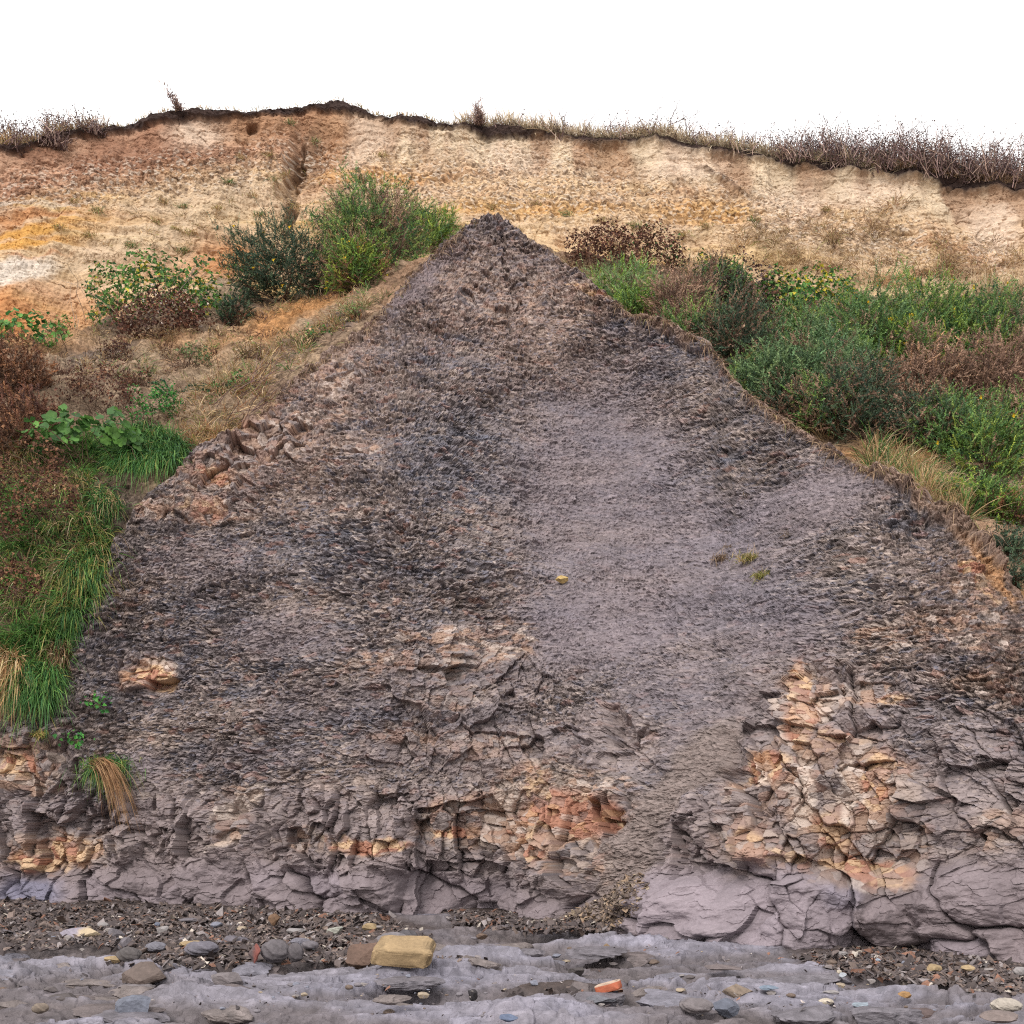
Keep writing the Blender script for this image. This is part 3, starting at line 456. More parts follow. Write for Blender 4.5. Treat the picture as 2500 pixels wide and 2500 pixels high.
def tubes(r, pts, rad, col):
    """pts (n, k, 3) curves -> three-sided tapering tubes"""
    n, k, _ = pts.shape; tan_ = unit(np.gradient(pts, axis=1)); a = unit(np.cross(tan_, rdir(r, n)[:, None] + 0 * tan_)); b = np.cross(tan_, a)
    ang = np.arange(3) * 2.0944; tp = np.linspace(1, .35, k)[None, :, None, None]
    V = pts[:, :, None] + (a[:, :, None] * np.cos(ang)[None, None, :, None] + b[:, :, None] * np.sin(ang)[None, None, :, None]) * (np.broadcast_to(rad, (n,))[:, None, None, None] * tp)
    o = (np.arange(n) * k * 3)[:, None, None, None]; q = (np.arange(k - 1) * 3)[None, :, None, None]; m = np.arange(3)[None, None, :, None]
    m2 = (m + 1) % 3; Fq = np.concatenate([o + q + m, o + q + m2, o + q + 3 + m2, o + q + 3 + m], -1).reshape(-1, 4)
    return V.reshape(-1, 3), Fq, np.repeat(col, k * 3, 0)
def arcs(r, base, dirs, length, droop, k=6, wob=.05):
    n = len(base); t = np.linspace(0, 1, k)[None, :, None]; L = np.broadcast_to(length, (n,))[:, None, None]
    p = base[:, None] + dirs[:, None] * L * t + np.array([0, 0, -1]) * (np.broadcast_to(droop, (n,))[:, None, None] * L * t ** 2)
    return p + r.normal(size=p.shape) * wob * L * t * .5
def sprigs(r, base, dirs, L, K, sl, sw, col):
    """spiny shoots: K little spines round each stem"""
    n = len(base); t = (np.arange(K) + r.random((n, K))) / K
    a = unit(np.cross(dirs, rdir(r, n))); b = np.cross(dirs, a); ph = r.random((n, K)) * 6.283
    ra = a[:, None] * np.cos(ph)[..., None] + b[:, None] * np.sin(ph)[..., None]
    p = base[:, None] + dirs[:, None] * (np.broadcast_to(L, (n,))[:, None] * t)[..., None]
    sd = unit(dirs[:, None] * .75 + ra); ln = sl * (1.05 - .65 * t) * r.uniform(.7, 1.3, (n, K))
    sv = unit(np.cross(sd, ra + .3 * r.normal(size=ra.shape))) * (sw * .5)
    tip = p + sd * ln[..., None]; V = np.stack([p - sv, p + sv, tip], 2).reshape(-1, 3); Ft = np.arange(len(V)).reshape(-1, 3)
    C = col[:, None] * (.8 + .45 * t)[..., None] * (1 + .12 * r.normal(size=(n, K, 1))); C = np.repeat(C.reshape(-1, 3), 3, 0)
    return V, Ft, C.clip(.005, 1)
def leaves(r, pos, nor, size, col, fold=.25):
    n = len(pos); a = unit(np.cross(nor, rdir(r, n))); b = np.cross(nor, a); S = np.broadcast_to(size, (n,))[:, None] * r.uniform(.6, 1.25, (n, 1))
    V = np.stack([pos - a * S * .5, pos + b * S * .42 + nor * S * fold - a * S * .05, pos + a * S * .5 - nor * S * .12, pos - b * S * .42 + nor * S * fold - a * S * .05], 1)
    o = (np.arange(n) * 4)[:, None]; Ft = np.concatenate([o + np.array([0, 1, 2]), o + np.array([0, 2, 3])], 0); return V.reshape(-1, 3), Ft, np.repeat(col, 4, 0)
def roundleaves(r, pos, nor, size, col):
    n = len(pos); a = unit(np.cross(nor, rdir(r, n))); b = np.cross(nor, a); S = np.broadcast_to(size, (n,))[:, None, None] * r.uniform(.6, 1.2, (n, 1, 1)) * .5
    ph = np.linspace(.35, 6.283 - .35, 10); rr = np.array([.75, .95, 1, 1.02, 1.08, 1.08, 1.02, 1, .95, .75]) * (1 + .06 * np.array([1, -1] * 5))
    ring = pos[:, None] + S * (a[:, None] * (np.cos(ph) * rr)[None, :, None] + b[:, None] * (np.sin(ph) * rr)[None, :, None] + nor[:, None] * (.22 + .05 * np.array([1, -1] * 5))[None, :, None])
    V = np.concatenate([pos[:, None], ring], 1); o = (np.arange(n) * 11)[:, None, None]; k = np.arange(9)[None, :, None]
    Ft = np.concatenate([o + 0 * k, o + k + 1, o + k + 2], -1).reshape(-1, 3); C = np.repeat(col, 11, 0).reshape(n, 11, 3).copy(); C[:, 0] *= 1.15
    return V.reshape(-1, 3), Ft, C.reshape(-1, 3)
def merge(*parts):
    V = []; Q = []; T = []; C = []; o = 0
    for v, f, c_ in parts:
        (Q if f.shape[1] == 4 else T).append(f + o); V.append(v); C.append(c_); o += len(v)
    return np.concatenate(V), [np.concatenate(k) for k in (Q, T) if k], np.concatenate(C)
def shell(r, n, R, lump=.3, seed=0, lo=.5, zmin=-.35):
    d = rdir(r, int(n * 2.2)); d = d[d[:, 2] > zmin][:n]
    l = 1 + lump * fbm(d[:, 0] * 1.7 + d[:, 2] * 1.3 + seed, d[:, 1] * 1.7 - d[:, 2] * .9, 3, seed)
    rad = lo + (1 - lo) * r.random(len(d)) ** .5; return d, d * R * (l * rad)[:, None], rad

# ---- plant builders: a thing = Empty at the foot, children foliage and stems
def bush_frame(box, surf):
    x0, x1, y0, y1 = box; xc = (x0 + x1) / 2; b = surf(xc, y1 - (y1 - y0) * .12); k = m_per_unit(b[1]); return b, (x1 - x0) / 2 * k, (y1 - y0) * k
def limbs(r, R, hz, n, col=(74, 58, 48), rad=.014):
    d = unit(r.normal(size=(n, 3)) * [1, 1, .4] + [0, 0, .9]); p = arcs(r, np.zeros((n, 3)) + r.normal(size=(n, 3)) * [.08, .08, 0] * R[0], d, hz * r.uniform(.6, 1.0, n), .1, 6, .12)
    side = []; i = r.integers(0, n, n * 4); k = r.integers(2, 5, n * 4); b0 = p[i, k]
    sd = unit(rdir(r, n * 4) + [0, 0, .5]); p2 = arcs(r, b0, sd, hz * .45 * r.uniform(.5, 1, n * 4), .1, 6, .12)
    return merge(tubes(r, p, rad, pick(r, n, [col])), tubes(r, p2, rad * .5, pick(r, n * 4, [col])))
def gorse(label, box, palette, seed, surf=onhill, name='gorse_bush', cat='bush', group=None, dens=1., flowers=0, L=.33, sl=.05, push=.25, patchpal=None, patchamt=0.):
    r = np.random.default_rng(seed); b, rx, hz = bush_frame(box, surf); R = np.array([rx * 1.08, max(rx * .75, hz * .5), hz * .56]); cen = np.array([0, R[1] * push, hz * .44])
    area = 2.6 * (R[0] * R[1] + R[0] * R[2] + R[1] * R[2]); n = int(min(5200, max(110, area * 270 * dens)))
    d, off, rad = shell(r, n, R, .6, seed, .3, -.8); n = len(d)
    dirs = unit(d * [.8, .8, .5] + [0, -.1, .5] + .5 * r.normal(size=(n, 3))); LL = L * r.uniform(.55, 1.25, n)
    col = pick(r, n, palette, .15)
    if patchpal:
        m = fbm(off[:, 0] * 1.3 + seed, off[:, 2] * 1.6 + off[:, 1], 3, seed + 3) + r.normal(size=n) * .12 > .45 - patchamt; col[m] = pick(r, int(m.sum()), patchpal, .15)
    t = empty(name, b); tag(t, label, cat, group)
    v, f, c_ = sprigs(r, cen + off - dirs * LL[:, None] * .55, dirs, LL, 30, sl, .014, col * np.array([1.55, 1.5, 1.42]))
    mesh('foliage', v, f, M['gorse'], c_, False, t)
    if flowers:
        i = r.choice(n, flowers); i = i[rad[i] > .8]
        for q, j in enumerate(i):
            pos = cen + off[j] + dirs[j] * .1
            if q == 0: fl = mesh('flower', *leafy(r, r.normal(size=(4, 3)) * .012, .04, [(226, 190, 50)]), t)
            else: fl = fl.copy(); SC.collection.objects.link(fl); fl.parent = t
            fl.location = tuple(pos)
    v, f, c_ = limbs(r, R, hz * .8, 9); mesh('stems', v, f, M['twig'], c_, True, t); return t
def leafy(r, pos, size, palette):
    n = len(pos); v, f, c_ = leaves(r, pos, unit(rdir(r, n) + [0, -.5, .6]), size, pick(r, n, palette)); return v, f, M['leaf'], c_, False
def leafbush(label, box, palette, seed, size=.08, dens=1., surf=onhill, name='bramble_bush', cat='bush', group=None, mat='leaf', stempal=(92, 74, 62), nst=26, rnd=False, lo=.45, flat=.62):
    r = np.random.default_rng(seed); b, rx, hz = bush_frame(box, surf); R = np.array([rx, max(rx * .6, hz * .4), hz * flat]); cen = np.array([0, R[1] * .3, hz * .38])
    area = 2.6 * (R[0] * R[1] + R[0] * R[2] + R[1] * R[2]); n = int(min(9000, max(40, area * 2.2 / size ** 2 * dens)))
    d, off, rad = shell(r, n, R, .5, seed, lo, -.45); n = len(d)
    # leaves gather in sprays
    cl = np.floor(off * 4.5); j = h2(cl[:, 0] + 31 * cl[:, 2], cl[:, 1], seed); keep = j > .22; off = off[keep]; d = d[keep]; j = j[keep]; n = len(d)
    col = pick(r, n, palette, .16) * (.75 + .5 * j)[:, None]; nor = unit(d * .5 + rdir(r, n) * .75 + [0, -.25, .5])
    t = empty(name, b); tag(t, label, cat, group)
    v, f, c_ = (roundleaves if rnd else leaves)(r, cen + off, nor, size, col); mesh('foliage', v, f, M[mat], c_, False, t)
    base = r.normal(size=(nst, 3)) * [rx * .5, R[1] * .4, 0]; dr = unit(r.normal(size=(nst, 3)) * [1, 1, .3] + [0, -.1, 1.0])
    v, f, c_ = tubes(r, arcs(r, base, dr, hz * r.uniform(.7, 1.25, nst), .35, 7, .08), .006, pick(r, nst, [stempal])); mesh('stems', v, f, M['twig'], c_, True, t); return t
def tuft(label, x, y, n, L, palette, seed, surf, spread=.06, droop=.5, width=.008, name='grass_tuft', group=None, lean=(0, -.35, .9), cat='grass tuft', wild=.5, stalks=0, hang=None):
    r = np.random.default_rng(seed); b = surf(x, y); base = r.normal(size=(n, 3)) * [spread, spread * .5, spread * .35]; dirs = unit(r.normal(size=(n, 3)) * wild + np.array(lean))
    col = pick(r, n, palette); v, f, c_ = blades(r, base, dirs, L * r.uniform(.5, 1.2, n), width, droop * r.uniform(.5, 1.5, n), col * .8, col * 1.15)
    if stalks or hang:
        t = empty(name, b); tag(t, label, cat, group); mesh('blades', v, f, M['blade'], c_, False, t)
        if stalks:
            d2 = unit(r.normal(size=(stalks, 3)) * .3 + [0, -.1, 1]); cs = pick(r, stalks, [(190, 166, 140)])
            v, f, c_ = blades(r, base[:stalks], d2, L * r.uniform(1.3, 2.2, stalks), .005, .35, cs); mesh('stalks', v, f, M['blade'], c_, False, t)
        if hang: hang(r, t)
        return t
    o = mesh(name, v, f, M['blade'], c_, False); o.location = tuple(b); return tag(o, label, cat, group)
def scatter(r, regions, n):
    """random layout points inside weighted ellipses"""
    a = np.array([[*e[:4], e[4] if len(e) > 4 else 0] for e in regions], float); wt = a[:, 2] * a[:, 3]; i = r.choice(len(a), n, p=wt / wt.sum())
    q = np.sqrt(r.random(n)); p = r.random(n) * 6.283; ux = q * np.cos(p) * a[i, 2]; uy = q * np.sin(p) * a[i, 3]; th = np.radians(a[i, 4])
    return a[i, 0] + ux * np.cos(th) - uy * np.sin(th), a[i, 1] + ux * np.sin(th) + uy * np.cos(th)
def grassfield(name, regions, n, L, palette, seed, droop=.5, width=.009, lean=(0, -.45, .8), wild=.45, label=None, clump=.6, surf=onhill_many):
    r = np.random.default_rng(seed); nt_ = max(8, n // 45); tx, ty = scatter(r, regions, nt_); ci = r.integers(0, nt_, n); tb = surf(tx, ty); x = tx[ci]; y = ty[ci]; of = r.normal(size=(n, 3)) * [.085, .05, .06]; b = tb[ci] + of + np.array([0, -.03, 0]); tcol = 1 + .22 * r.normal(size=nt_); tlen = r.uniform(.65, 1.3, nt_)
    k = fbm(x / 34., y / 26., 3, seed); keep = k > -clump; b = b[keep]; k = k[keep]; of = of[keep]; ci = ci[keep]; n = len(b)
    lean2 = np.array(lean) + np.stack([fbm(b[:, 0] * 1.5, b[:, 2] * 1.5, 2, seed + 1) * .7, 0 * k, 0 * k], -1)
    dirs = unit(r.normal(size=(n, 3)) * wild * .7 + lean2 + of * 7); col = pick(r, n, palette) * ((1 + .3 * k) * tcol[ci].clip(.5, 1.6))[:, None]
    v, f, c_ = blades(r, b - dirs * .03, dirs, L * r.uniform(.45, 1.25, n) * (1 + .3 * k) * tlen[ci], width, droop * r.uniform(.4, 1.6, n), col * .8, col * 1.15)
    o = mesh(name, v, f, M['blade'], c_.clip(.004, 1), False); return tag(o, label, 'grass', None, 'stuff')

GREEN = [(84, 112, 60, 3), (68, 98, 56, 3), (112, 132, 70, 2), (40, 66, 44, 2), (104, 92, 60, .5)]
BLUEG = [(74, 98, 68, 3), (90, 114, 78, 3), (110, 130, 90, 1.5), (54, 74, 54, 2), (90, 84, 64, .5)]
YELG = [(104, 126, 52, 3), (128, 140, 58, 2), (78, 108, 50, 3), (60, 84, 44, 2)]
BROWN = [(108, 86, 74, 3), (130, 106, 92, 3), (84, 66, 58, 2), (148, 124, 106, 1)]
DARKG = [(44, 60, 48, 3), (56, 74, 58, 3), (70, 88, 66, 2), (70, 62, 48, 1)]
DEADB = [(92, 62, 52, 3), (112, 76, 60, 2), (74, 52, 48, 2), (128, 92, 70, 1)]
RUST = [(114, 82, 62, 3), (96, 68, 54, 3), (136, 100, 74, 2), (76, 56, 46, 2)]
STRAW = [(200, 172, 132, 3), (176, 146, 106, 3), (150, 120, 88, 2), (214, 194, 160, 1), (140, 140, 80, .7)]
GRASS = [(84, 124, 62, 3), (64, 104, 56, 3), (112, 146, 76, 2), (72, 114, 72, 2), (150, 146, 84, .5)]
LEAFG = [(84, 124, 58, 3), (66, 104, 52, 3), (116, 146, 72, 2), (190, 174, 66, .7), (48, 78, 44, 2), (168, 148, 90, .4)]
PURP = [(98, 78, 78, 3), (80, 64, 68, 3), (118, 96, 90, 2), (78, 82, 68, 1)]

# ------------------------------------------------------------------ bushes on the left of the buttress
gorse('dark blue green gorse bush left of the taller green one', (414, 640, 430, 592), DARKG, 101, flowers=26)
gorse('tall green gorse bush with brown patches behind the buttress peak', (598, 800, 350, 550), GREEN, 102, patchpal=BROWN, patchamt=.25, dens=1.1)
gorse('brown withered gorse at the lower left of the tall patchy bush', (610, 720, 440, 565), BROWN + RUST[:1] + GREEN[:1], 117)
gorse('bright green gorse bush nearest the left of the buttress peak', (728, 872, 385, 490), YELG[:3] + GREEN[:2], 103, patchpal=DARKG, patchamt=.1)
gorse('small yellow green gorse bush low beside the tall patchy one', (628, 735, 465, 568), YELG, 104, flowers=30, patchpal=RUST, patchamt=.2)
gorse('little dark gorse bush under the blue green one', (405, 470, 555, 618), DARKG, 105, patchpal=DEADB, patchamt=.15, L=.22)
leafbush('leafy bramble with yellowing leaves below the sand slope', (140, 430, 488, 640), LEAFG, 106, .085, 1.0, nst=40, stempal=(156, 140, 126))
leafbush('dark withered bramble under the yellowing leafy one', (210, 400, 560, 660), DEADB + [(190, 176, 166, .4)], 107, .06, 1.1, mat='dead')
leafbush('low plant with broad green leaves at the left edge', (-30, 110, 598, 672), LEAFG[:3] + [(60, 110, 60, 3)], 108, .1, .8, name='leafy_plant', cat='plant', rnd=True)
leafbush('small sprouting plant of green leaves above the rusty bush', (88, 140, 592, 640), LEAFG[:3], 109, .07, .5, name='leafy_plant', cat='plant')
gorse('rusty brown dead gorse bush at the left edge, highest of three', (-70, 90, 655, 770), RUST, 110, L=.2, sl=.05, dens=1.3)
gorse('rusty brown dead gorse bush at the left edge, above the grass', (-60, 115, 745, 890), RUST + DEADB[:1], 111, L=.2, sl=.05, dens=1.3, patchpal=DEADB, patchamt=.15)
gorse('pale fawn dead branch bush at the left edge', (-40, 75, 690, 735), [(176, 146, 122), (150, 120, 98)], 112, L=.25, sl=.04, dens=.6)
leafbush('dark brown withered bush behind the bright green leafy one', (95, 265, 680, 790), DEADB, 113, .045, .55, mat='dead', name='withered_bush', nst=40)
leafbush('bright green small leaved bush on the left bank', (238, 342, 728, 815), [(66, 128, 58, 3), (52, 106, 54, 3), (100, 152, 70, 1)], 114, .045, .9, name='leafy_bush')
leafbush('coltsfoot patch with large round green leaves', (55, 285, 775, 900), [(80, 118, 58, 3), (98, 138, 68, 2), (64, 98, 52, 3)], 115, .14, 1.6, rnd=True, name='coltsfoot_plant', cat='plant', flat=.4, surf=lambda x, y: onhill(x, y) + np.array([0, -.35, .05]))
r = np.random.default_rng(116)
t = empty('gorse_seedling', onbank(360, 745)); tag(t, 'young dark gorse with arching feathery shoots on left bank', 'bush')
n = 9; dr = unit(r.normal(size=(n, 3)) * [1, .3, .3] + [.1, -.2, .9]); ar = arcs(r, r.normal(size=(n, 3)) * [.18, .05, .02], dr, .5, .55, 9, .03)
sg = unit(np.diff(ar, axis=1).reshape(-1, 3)); v, f, c_ = sprigs(r, ar[:, :-1].reshape(-1, 3), sg, .075, 14, .06, .012, pick(r, len(sg), [(44, 84, 62), (60, 104, 78)]))
mesh('foliage', v, f, M['gorse'], c_, False, t); v, f, c_ = tubes(r, ar, .006, pick(r, n, [(80, 76, 54)])); mesh('stems', v, f, M['twig'], c_, True, t)
for i, (bx, lab) in enumerate([((55, 160, 880, 975), 'brown seed head plant among the grass, below the coltsfoot'), ((60, 185, 945, 1040), 'brown seed head plant leaning out over the shale edge'), ((-40, 60, 900, 1030), 'brown seed head plant at the left edge beside the grass'), ((-10, 90, 1000, 1075), 'low brown seed head plant above the deep green grass'), ((20, 125, 1110, 1190), 'dark brown seed head plant between two grassy hanging masses'), ((-40, 40, 1130, 1230), 'brown seed head plant at left edge above the lowest grass'), ((-40, 50, 800, 910), 'brown seed head plant left of the coltsfoot')]):
    leafbush(lab, bx, RUST + [(104, 66, 56, 1)], 120 + i, .05, .8, mat='dead', name='seed_head_plant', cat='plant', group='brown seed head plants on the left bank', nst=22, lo=.55, surf=lambda x, y: onhill(x, y) + np.array([0, -.75, .2]))

# grass on the left bank
grassfield('grass', [(80, 920, 130, 90), (150, 860, 120, 60), (100, 1050, 110, 90), (60, 1150, 110, 90), (40, 1240, 80, 70), (30, 1000, 80, 120), (170, 1060, 45, 60)], 14000, .26, [(94, 136, 66, 3), (74, 116, 60, 3), (124, 156, 82, 2), (160, 152, 92, .8)], 131, .55, .011, (.15, -.6, .6), .9, clump=.25)
grassfield('grass', [(130, 1030, 80, 40), (150, 1085, 60, 40), (90, 890, 100, 50), (60, 1100, 70, 40)], 2600, .38, STRAW + [(150, 150, 80, 3)], 132, .9, .009, (.1, -.6, .5), .45)
grassfield('grass', [(190, 1085, 40, 26), (150, 1160, 40, 50, 20), (120, 1240, 40, 50), (95, 1310, 40, 30), (180, 1010, 30, 60), (190, 950, 30, 30)], 4200, .27, GRASS + [(160, 150, 84, 2)], 136, .6, .011, (.35, -.75, .5), .8, clump=.3)
grassfield('dry_grass', [(420, 770, 95, 50, -30), (480, 700, 90, 30, -30), (380, 830, 60, 20, -20), (560, 660, 80, 26, -35), (650, 590, 60, 20, -40)], 6500, .24, STRAW + [(150, 96, 68, 2), (120, 130, 70, 1.2)], 133, .5, .008, (.1, -.4, .7), .6)
grassfield('grass', [(520, 690, 90, 26, -35), (430, 730, 80, 24, -30), (620, 620, 60, 20, -40), (380, 680, 90, 20, -15), (250, 700, 60, 20), (700, 560, 50, 16, -40)], 2600, .16, GRASS[:3] + STRAW[:2], 137, .4, .01, (.1, -.35, .8), .6, clump=.12)
grassfield('withered_weeds', [(230, 690, 130, 40, -8), (340, 640, 110, 30, -10), (170, 720, 90, 40), (470, 640, 90, 24, -25)], 3000, .16, DEADB + [(150, 122, 100, 2)], 138, .4, .012, (.1, -.3, .8), .8, clump=.1)
grassfield('dry_grass', [(300, 690, 180, 50, -8), (200, 650, 140, 30), (450, 620, 120, 30, -20), (560, 580, 90, 30, -30)], 4200, .17, STRAW + [(120, 130, 70, 1.5), (110, 84, 64, 3)], 134, .5, .008, (.1, -.3, .7), .6)
r = np.random.default_rng(135)
for k, (lab, x, y, sx, sy, n, pal_, L) in enumerate([('lush green grass tussock spilling over the shale on the left', 282, 850, 75, 32, 3600, GRASS, .36), ('green grass tussock hanging lowest on the left, above brown rock', 70, 1290, 60, 34, 2600, GRASS, .34), ('straw coloured grass tussock hanging at the left edge', 12, 1270, 40, 36, 1800, STRAW + [(150, 112, 76, 3)], .42), ('mixed green grass tussock jutting out beside the grey shale', 175, 1075, 45, 30, 1500, GRASS + [(160, 150, 84, 3)], .3),
        ('small green grass tussock sticking out over tan rock rubble', 205, 955, 26, 14, 500, GRASS + STRAW[:1], .24), ('yellowish grass tussock at the tip of the left grassy bulge', 215, 1092, 22, 12, 420, GRASS[2:] + STRAW[:2], .24), ('small green grass tussock midway down the left shale edge', 148, 1175, 26, 20, 500, GRASS, .25), ('withered brown grass tussock beneath the bulge on left edge', 120, 1230, 24, 20, 420, STRAW[2:] + [(120, 96, 72, 3)], .24), ('pale green grass tussock right of the lowest green one', 112, 1305, 20, 20, 420, GRASS[2:4], .26)]):
    x_, y_ = scatter(r, [(x, y, sx, sy)], n); b = onbank_many(x_, y_) + np.array([0, -.12, 0]); b0 = b.mean(0); cc_ = b[r.integers(0, n, 26)]; ci = np.argmin(((b[:, None] - cc_[None]) ** 2).sum(-1), 1); dirs = unit(r.normal(size=(n, 3)) * .55 + np.array([.2, -.8, .5]) + (b - cc_[ci]) * 5)
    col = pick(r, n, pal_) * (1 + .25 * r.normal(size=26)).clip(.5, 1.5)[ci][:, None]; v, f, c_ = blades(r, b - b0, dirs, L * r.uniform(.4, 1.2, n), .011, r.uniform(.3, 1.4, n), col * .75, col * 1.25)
    o = mesh('grass_tussock', v, f, M['blade'], c_, False); o.location = tuple(b0); tag(o, lab, 'grass tussock')
for k, (bx, lab, pal_, sz) in enumerate([((180, 250, 640, 692), 'low dull brown weed on the left bank below the bramble', DEADB, .05), ((325, 400, 650, 705), 'low grey green weed left of centre on the left bank', [(96, 116, 76, 3), (120, 132, 92, 2), (134, 110, 88, 1)], .05), ((560, 625, 612, 655), 'low green weed close to the left crest of the shale', GRASS + STRAW[:1], .05), ((430, 500, 640, 690), 'straw tinted weed on the middle of the left bank', STRAW + [(120, 124, 76, 3)], .045),
        ((250, 310, 690, 735), 'dark stemmed weed above the bright small leaved bush', DEADB + [(88, 104, 60, 2)], .05), ((640, 700, 560, 602), 'pale green weed on the crest under the yellow green gorse', [(120, 140, 88, 3), (150, 146, 104, 2)], .05), ((620, 660, 480, 520), 'bright leafed sprout between the dark gorse and the tall one', LEAFG[:3], .07), ((400, 470, 705, 750), 'mixed green weed above the dry grass of the left crest', GRASS + DEADB[:1], .05)]):
    leafbush(lab, bx, pal_, 870 + k, sz, .7, name='weed_plant', cat='plant', mat='leaf', nst=30, lo=.2)
# twigs leaning along the crest on the left
n = 26; x_, y_ = scatter(r, [(450, 760, 60, 40, -40)], n); b = onbank_many(x_, y_) + [0, -.1, 0]; b0 = b.mean(0)
v, f, c_ = tubes(r, arcs(r, b - b0, unit(r.normal(size=(n, 3)) * .25 + [.7, 0, .75]), r.uniform(.5, 1.3, n), .15, 6, .06), .006, pick(r, n, [(132, 108, 104), (104, 82, 80)]))
o = mesh('dead_twigs', v, f, M['twig'], c_); o.location = tuple(b0); tag(o, 'bare purple grey twigs leaning along the left crest', 'twigs')
n = 30; x_, y_ = scatter(r, [(320, 600, 60, 22, -40)], n); b = onhill_many(x_, y_) + [0, -.5, .1]; b0 = b.mean(0)
v, f, c_ = tubes(r, arcs(r, b - b0, unit(r.normal(size=(n, 3)) * .16 + [.55, -.1, .8]), r.uniform(.5, 1.1, n), .12, 6, .05), .006, pick(r, n, [(176, 160, 148), (140, 124, 116)]))
o = mesh('dead_stalks', v, f, M['twig'], c_); o.location = tuple(b0); tag(o, 'pale grey dry stalks leaning through the yellowing bramble', 'twigs')
# hanging clump on the lower rock
def hang(r, t):
    n = 260; b = r.normal(size=(n, 3)) * [.04, .03, .03] + [-.12, -.1, .02]; d = unit(r.normal(size=(n, 3)) * [.09, .1, .1] + [.5, -.45, .2]); col = pick(r, n, [(160, 122, 88), (128, 94, 68), (176, 142, 106)])
    v, f, c_ = blades(r, b, d, r.uniform(.4, .78, n), .008, r.uniform(.9, 1.25, n), col * .85, col * 1.1, (0, .25, .5, .75, 1)); mesh('dry_blades', v, f, M['blade'], c_, False, t)
tuft('hanging clump of green grass with a long straw beard', 196, 1448, 1500, .24, GRASS + [(150, 160, 84, 2)], 140, onshale, .13, .9, .008, hang=hang, lean=(.3, -.7, .5))
tuft('small yellow green tuft on brown rock under the left bank', 92, 1390, 160, .16, [(168, 160, 90), (120, 136, 66), (190, 160, 110)], 141, onshale, .04, .8)
for k, (x, y, lab) in enumerate([(190, 1335, 'little green leafy plant growing from bare shale on the left'), (155, 1405, 'little green leafy plant just above the hanging grass clump')]):
    r = np.random.default_rng(150 + k); b = onshale(x, y, .03); t = empty('small_plant', b); tag(t, lab, 'plant'); n = 34
    p = r.normal(size=(n, 3)) * [.08, .05, .06] + [0, -.06, .05]; v, f, c_ = leaves(r, p, unit(rdir(r, n) + [0, -1, .5]), .055, pick(r, n, [(84, 150, 66), (62, 120, 60)])); mesh('leaves', v, f, M['leaf'], c_, False, t)
    v, f, c_ = tubes(r, arcs(r, np.zeros((8, 3)), unit(p[:8]), .12, .1, 5, .03), .004, pick(r, 8, [(120, 120, 80)])); mesh('stems', v, f, M['twig'], c_, True, t)

# ------------------------------------------------------------------ tufts on the shale fan
tuft('yellow green grass tuft on the smooth grey slope, upper right of two', 1412, 1058, 260, .14, [(160, 150, 84), (128, 130, 66), (190, 166, 120)], 160, onshale, .07, .6, .007, stalks=14)
tuft('yellow green grass tuft lowest on the smooth grey slope', 1437, 1090, 200, .13, [(150, 146, 76), (122, 128, 62), (180, 160, 110)], 161, onshale, .05, .6, .007, stalks=6)
tuft('brown withered grass tuft leftmost on the smooth grey slope', 1353, 1052, 200, .12, [(128, 106, 88), (108, 90, 78), (150, 126, 100)], 162, onshale, .06, .9, .007, stalks=3)
for k in range(3):
    tuft('tiny brown grass sprig lying on smooth grey slope', [1480, 1400, 1365][k], [1010, 935, 1030][k], 26, .1, [(120, 104, 90), (146, 124, 100)], 165 + k, onshale, .03, .5, .006, name='grass_sprig', group='tiny brown sprigs on the grey slope')

# ------------------------------------------------------------------ tufts on the sand cliff
tp = [(548, 238), (505, 300), (475, 375), (430, 350), (535, 330), (410, 400), (345, 385), (360, 440), (140, 385), (185, 405), (335, 432), (455, 300), (490, 410), (560, 395), (640, 400), (520, 352), (310, 380), (295, 420), (250, 470), (170, 450), (110, 440), (345, 470), (560, 300), (720, 300), (590, 262), (1010, 385), (980, 430), (1070, 405), (930, 395), (1130, 420), (1200, 430), (1330, 430), (1560, 400), (1420, 420), (1290, 440)]
for k, (x, y) in enumerate(tp):
    gr = k % 3 == 0
    tuft('small green weed tuft rooted in the bare sand cliff' if gr else 'small straw coloured grass tuft rooted in the bare sand cliff', x, y, 90, .17, (GRASS + STRAW) if gr else STRAW + [(150, 150, 84, 2)], 200 + k, onsand, .07, .6, .01, group='small tufts on the sand cliff', wild=.6)
grassfield('dry_grass', [(430, 400, 170, 70, -20), (300, 450, 150, 60, -20), (250, 540, 120, 30, -20), (1150, 440, 160, 40, 10)], 2600, .12, STRAW + [(120, 124, 70, 1.5), (110, 90, 72, 2)], 236, .5, .008, (0, -.4, .7), .7, clump=.05)

